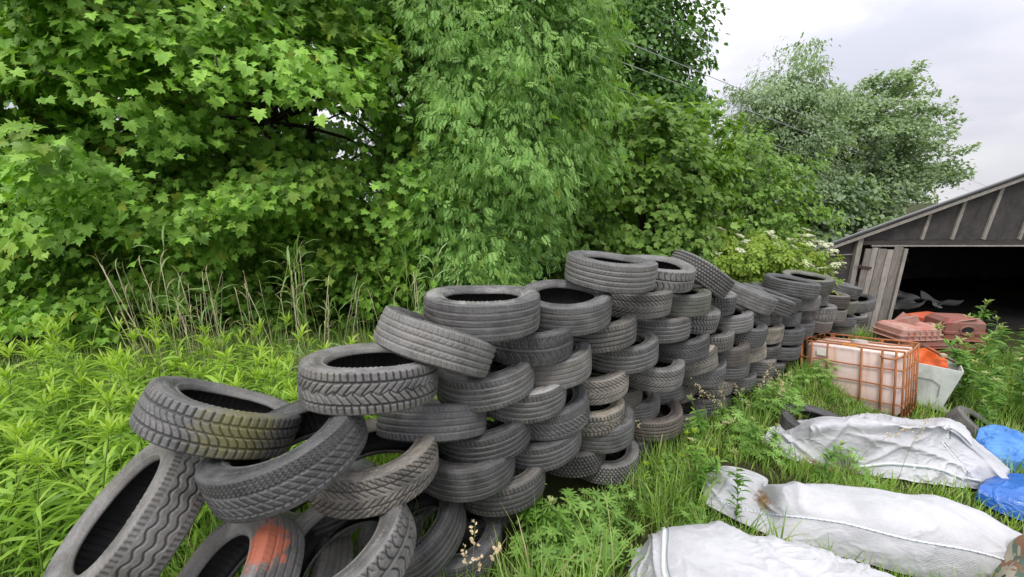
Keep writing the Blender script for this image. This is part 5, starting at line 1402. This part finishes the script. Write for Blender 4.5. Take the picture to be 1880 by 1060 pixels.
while cnt < 235 and tries < 9000:
    tries += 1
    x, y = random.uniform(-4.6, -.55), random.uniform(.65, 3.3)
    if x > -1.05 - .0 and y < 2.05: continue
    if y < 1.25 and x > -1.95: continue
    if wall_sd(x, y) > -.62 + .12 * (x + 1): continue
    if x > -1.5 and random.random() > .35 * (1 - (x + 1.5)): continue
    if y > 2.6 and random.random() < .55: continue
    if any((x - a) ** 2 + (y - b) ** 2 < .0155 for a, b in spots): continue
    if (x + 1.56) ** 2 + (y - 1.38) ** 2 < .2 or (x + 1.3) ** 2 + (y - 1.6) ** 2 < .14: continue
    spots.append((x, y)); cnt += 1
    place(protos, used, (x, y, float(ground_z(x, y)) - .02), random.uniform(0, 6.28), random.uniform(.86, 1.16) * (1.0 - .10 * max(0, x + 2.2)), (random.gauss(0, .07), random.gauss(0, .07)))
GW2 = 'young weeds at the foot of the tyre wall'
pr2 = [weed_proto('young_weed', 'young yellow-topped weed sprouting at the foot of the tyre wall', GW2, 30 + s, .42, 30, .10, .016, .05, top=1.0) for s in range(3)]
used = set()
for (u, v, sc) in ((1278, 872, 1.0), (1262, 862, .8), (1292, 890, .75), (1245, 880, .6), (1312, 905, .7), (1210, 905, .6), (1330, 850, .6), (1180, 905, .7), (1390, 835, .6)):
    p = Z_(u, v, 0); p[2] = ground_z(p[0], p[1]) - .02; place(pr2, used, p, random.uniform(0, 6), sc)
BW = leaf_mat('broad_weed_leaf', [(0, (.08, .18, .03)), (.5, (.13, .27, .04)), (1, (.20, .36, .06))], (.50, .50, .25), .35, .45, .3)
GW3 = 'leafy weeds in the yard by the shed'
pr3 = [weed_proto('leafy_weed', 'leafy green weed with pale tip clusters before the shed doorway', GW3, 60 + s, .78, 60, .15, .034, .12, mat=BW, top=.9) for s in range(4)]
used = set()
for (x, y, sc) in tuple((random.uniform(6.1, 8.6), random.uniform(4.0, 6.9), random.uniform(.9, 1.3)) for _ in range(34)) + ((6.05, 4.5, 1.0), (6.2, 4.9, 1.1), (6.1, 4.9, .95), (6.4, 5.3, 1.0), (5.9, 4.4, .8), (6.3, 4.6, .8), (6.8, 5.2, .9), (5.35, 4.2, .6), (6.9, 4.6, .8), (7.3, 5.2, .9), (5.65, 4.15, .6), (6.0, 5.3, 1.0), (7.4, 5.9, .9), (5.2, 4.25, .5), (6.6, 4.1, .7), (7.0, 3.9, .6), (5.5, 5.1, 1.1), (6.5, 5.8, 1.0)):
    if x / (.9755 * y + .55) < 1.13 + .05 * (y < 4.6): continue
    place(pr3, used, (x, y, float(ground_z(x, y)) - .02), random.uniform(0, 6), sc * 1.0, (random.gauss(0, .1), random.gauss(0, .1)))

for i in range(95):
    x, y = random.uniform(.1, 4.2), random.uniform(1.5, 4.2); sd = wall_sd(x, y)
    if not .3 < sd < 1.35 or occupied(np.array([x, x - .06]), np.array([y, y - .08])).any(): continue
    place(pr3, used, (x, y, float(ground_z(x, y)) - .02), random.uniform(0, 6), random.uniform(.38, .62), (random.gauss(0, .2), random.gauss(0, .2)), 'leafy green weed growing up through the grass between the tyre wall and the sacks')['group'] = 'leafy weeds between the wall and the sacks'
# cranesbill-like plants with cut leaves
def cut_leaf():
    out = []
    for k, a in enumerate(np.linspace(-2.25, 2.25, 7)):
        R = 1.0 - .12 * abs(k - 3) * .5
        for da, rr_ in ((-.27, .36), (-.13, .66), (-.17, .74), (-.04, .92), (0, 1.0), (.04, .92), (.17, .74), (.13, .66), (.27, .36)):
            out.append((math.sin(a + da) * rr_ * R, math.cos(a + da) * rr_ * R))
    return fan(out, (0, 0), .14, .08)
CUT = cut_leaf()
HEART = fan([(.0, -.05), (.28, -.22), (.5, .05), (.48, .4), (.28, .75), (0, 1.05), (-.28, .75), (-.48, .4), (-.5, .05), (-.28, -.22)], (0, .3), .3, .2)
def rosette(name, label, group, leaf, size, nl, H, seed, mat, spread=.22, cat='plant'):
    r = np.random.default_rng(seed); root = empty(name); tag(root, label, cat, group)
    az = r.uniform(0, 2 * PI, nl); rad = spread * r.random(nl) ** .6; z = H * (.35 + .65 * r.random(nl)) * (1 - .45 * (rad / spread))
    P = np.stack([np.cos(az) * rad, np.sin(az) * rad, z], -1)
    mb = MB()
    for p in P: mb.tube([p * [.15, .15, 0], p * [.55, .55, .7], p], .0025, 4, cap=False)
    tip = np.stack([np.cos(az), np.sin(az), -.25 + r.normal(size=nl) * .2], -1); nm = np.stack([np.cos(az) * .45, np.sin(az) * .45, np.ones(nl)], -1) + r.normal(size=(nl, 3)) * .2
    V, F, ii = scatter(leaf[0], leaf[1], frames(norm(tip), norm(nm)) * (size * (.7 + .5 * r.random(nl)))[:, None, None], P)
    rn = r.random(nl)
    obj('leaves', mesh_data('leaves', V, F, mat, False, {'rnd': rn[ii], 'young': np.zeros(len(V))}), root)
    me = mesh_data('stalks', np.concatenate(mb.V), [np.concatenate(f) for f in mb.F.values() if f], STEM); o = obj('stalks', me, root); o['kind'] = 'stuff'
    return root
CB = leaf_mat('cut_leaf', [(0, (.15, .28, .06)), (.5, (.22, .39, .08)), (1, (.30, .48, .12))], None, .35, .5, .25)
GC = 'cut-leaved plants at the foot of the tyre wall'
pr4 = [rosette('cranesbill', 'bushy cut-leaved green plant against the foot of the tyre wall', GC, CUT, .065, 34, .40, 80 + s, CB) for s in range(4)]
used = set()
for (x, y, sc) in ((.30, 2.08, 1.25), (.48, 2.20, 1.1), (.20, 1.92, .9), (.62, 2.12, .95), (.42, 1.98, .9), (.80, 2.36, .8), (.72, 2.0, .7), (1.75, 2.98, .9), (1.95, 3.0, 1.0), (2.15, 3.1, .9), (1.6, 2.75, .8), (2.3, 3.35, .9), (2.05, 2.8, .7), (2.55, 3.45, .9), (1.35, 2.6, .8), (2.7, 3.7, .8), (1.2, 2.25, .6), (1.55, 2.45, .6), (3.0, 3.9, .8)):
    if occupied(np.array([x, x - .1, x + .1]), np.array([y, y - .1, y - .1])).any() and wall_sd(x, y) > .35: continue
    place(pr4, used, (x, y, float(ground_z(x, y)) - .02), random.uniform(0, 6), sc)
rc = random.Random(77)
for i in range(46):
    s_, d_ = rc.uniform(.6, 4.6), rc.uniform(.36, 1.25); x, y = WL0[0] + WD[0] * s_ + WN[0] * d_, WL0[1] + WD[1] * s_ + WN[1] * d_
    if occupied(np.array([x, x - .08, x + .08]), np.array([y, y - .10, y - .04])).any() or (x - 3.75) ** 2 + (y - 3.75) ** 2 < .5: continue
    place(pr4, used, (x, y, float(ground_z(x, y)) - .02), rc.uniform(0, 6), rc.uniform(.55, .95))
HB = leaf_mat('heart_leaf', [(0, (.06, .16, .02)), (1, (.14, .30, .04))], None, .3, .35, .4)
pr5 = [rosette('heart_leaf_plant', 'low plant with glossy heart-shaped leaves under the lowest tyres', 'heart-leaved plants', HEART, .07, 14, .22, 90 + s, HB, .15) for s in range(2)]
used = set()
for (x, y, sc) in ((.10, 1.86, 1.1), (.16, 1.72, .9), (.98, 2.55, .8), (1.42, 2.9, .7)):
    place(pr5, used, (x, y, float(ground_z(x, y)) - .01), random.uniform(0, 6), sc)

# reeds: dry stalks of last year, some with green leaves
DRY = plain('dry_stalk', (.52, .46, .32), .8, .15, .3, 14, .1)
REED = leaf_mat('reed_leaf', [(0, (.12, .23, .06)), (.5, (.20, .33, .09)), (1, (.30, .42, .15))], (.5, .44, .24), .35, .45, .35)
def reed(seed, green):
    r = np.random.default_rng(seed); root = empty('reed')
    tag(root, 'upright reed with long green leaves among the dry stalks behind the tyres' if green else 'dry straw-coloured reed stalk standing behind the tyres below the maple', 'reed', 'green reeds behind the tyres' if green else 'dry reed stalks behind the tyres')
    H = 1.05 + .65 * r.random(); t = np.linspace(0, 1, 7); bx_, by_ = r.normal(size=2) * .12
    sp_ = np.stack([bx_ * t ** 2, by_ * t ** 2, H * t], -1)
    mb = MB(); mb.tube(sp_, .0042 * (1 - .6 * t), 5); mb.build('stalk', STEM if green else DRY, root, True)
    nl = 8 if green else 4; f = r.uniform(.3, 1.0, nl); f[0] = 1
    P = np.stack([np.interp(f, t, sp_[:, i]) for i in range(3)], -1)
    V, F, ii = lance(nl, P, r.uniform(0, 6.28, nl), (.30 if green else .16) * (.6 + .6 * r.random(nl)), np.full(nl, .013 if green else .006), 1.1 + r.normal(size=nl) * .2, 1.1 + r.random(nl) * 1.2, r)
    rn = r.random(nl); yg = np.full(nl, .0 if green else 1.0)
    obj('leaves', mesh_data('leaves', V, F, REED, False, {'rnd': rn[ii], 'young': yg[ii]}), root)
    return root
gp = [reed(100 + s, True) for s in range(4)]; dp = [reed(120 + s, False) for s in range(5)]
ug, ud = set(), set()
for i in range(90):
    u = random.choice((random.gauss(330, 40), random.gauss(580, 90), random.uniform(250, 800))); yv = random.uniform(2.9, 4.1)
    p = at_y(u, 640, yv)
    if wall_sd(p[0], p[1]) > -.5: continue
    place(*((gp, ug) if random.random() < .3 else (dp, ud)), (p[0], yv, float(ground_z(p[0], yv)) - .02), random.uniform(0, 6), random.uniform(.75, 1.12), (random.gauss(0, .09), random.gauss(0, .09)))

# grass gone to seed
SEED = plain('seed_head', (.62, .50, .32), .8, .15, .25, 40, .1)
def seedgrass(seed, chunky, label, group):
    r = np.random.default_rng(seed); root = empty('seeding_grass'); tag(root, label, 'grass', group)
    H = .62 + .12 * r.random(); t = np.linspace(0, 1, 8); a = r.uniform(0, 6.28); b = .10 if chunky else .22
    sp_ = np.stack([math.cos(a) * b * t ** 2, math.sin(a) * b * t ** 2, H * t - b * .4 * t ** 4], -1)
    mb = MB(); mb.tube(sp_, .0018 * (1 - .5 * t), 4); mb.build('stalk', STEM, root, True)
    mb = MB(); nk = 11 if chunky else 30
    V, F = lens(1, .35, .1, .2)
    for k in range(nk):
        f = .80 + .20 * k / nk if chunky else .66 + .34 * k / nk
        c = np.array([np.interp(f, t, sp_[:, i]) for i in range(3)]) + r.normal(size=3) * (.007 if chunky else .012)
        s = (.024 if chunky else .013) * (.7 + .6 * r.random())
        M = Matrix.Rotation(r.uniform(0, 6.28), 3, 'Z') @ Matrix.Rotation(r.uniform(.1, .9), 3, 'X') @ Matrix.Rotation(r.uniform(0, 3), 3, 'Y')
        for rot in (0, 1.57):
            mb.add((V * s) @ np.array(Matrix.Rotation(rot, 3, 'Y')).T @ np.array(M).T + c, F, r.random())
    me = mesh_data('seed_head', np.concatenate(mb.V), [np.concatenate(f) for f in mb.F.values() if f], SEED, False, {'rnd': np.concatenate(mb.A)})
    o = obj('seed_head', me, root)
    return root
GS1, GS2 = 'cream grass heads before the lowest tyres', 'wispy grass stalks gone to seed along the wall'
pc = [seedgrass(200 + s, True, 'grass stalk with chunky cream seed head in front of the lowest tyres', GS1) for s in range(3)]
pw = [seedgrass(210 + s, False, 'wispy grass stalk gone to seed against the tyres', GS2) for s in range(4)]
uc, uw = set(), set()
for (x, y, sc, tl) in ((-.20, 1.58, .95, .02), (-.17, 1.60, 1.0, -.03), (-.19, 1.56, .80, .05), (-.145, 1.62, .85, -.06), (-.75, 1.24, .86, .03)):
    place(pc, uc, (x, y, float(ground_z(x, y))), random.uniform(0, 6), sc, (tl, tl * .6))
for (u, v) in ((1330, 800), (1350, 790), (1385, 780), (1400, 790), (1420, 775), (1440, 770), (1345, 812), (1300, 830), (1375, 800), (1455, 770), (1430, 790), (1290, 815), (1205, 860), (560, 700), (480, 690), (500, 680), (600, 690), (450, 680), (1560, 860), (1650, 880)):
    p = Z_(u, v, 0); p[2] = ground_z(p[0], p[1]); place(pw, uw, p, random.uniform(0, 6), random.uniform(.7, 1.05), (random.gauss(0, .12), random.gauss(0, .12)))
# unused prototypes go
for pl_, us in ((protos, set(range(7))), (pr2, None), (pr3, None), (pr4, None), (pr5, None), (gp, ug), (dp, ud), (pc, uc), (pw, uw)):
    for i, o in enumerate(pl_):
        if o.location.length < 1e-6:
            for c in list(o.children): bpy.data.objects.remove(c)
            bpy.data.objects.remove(o)
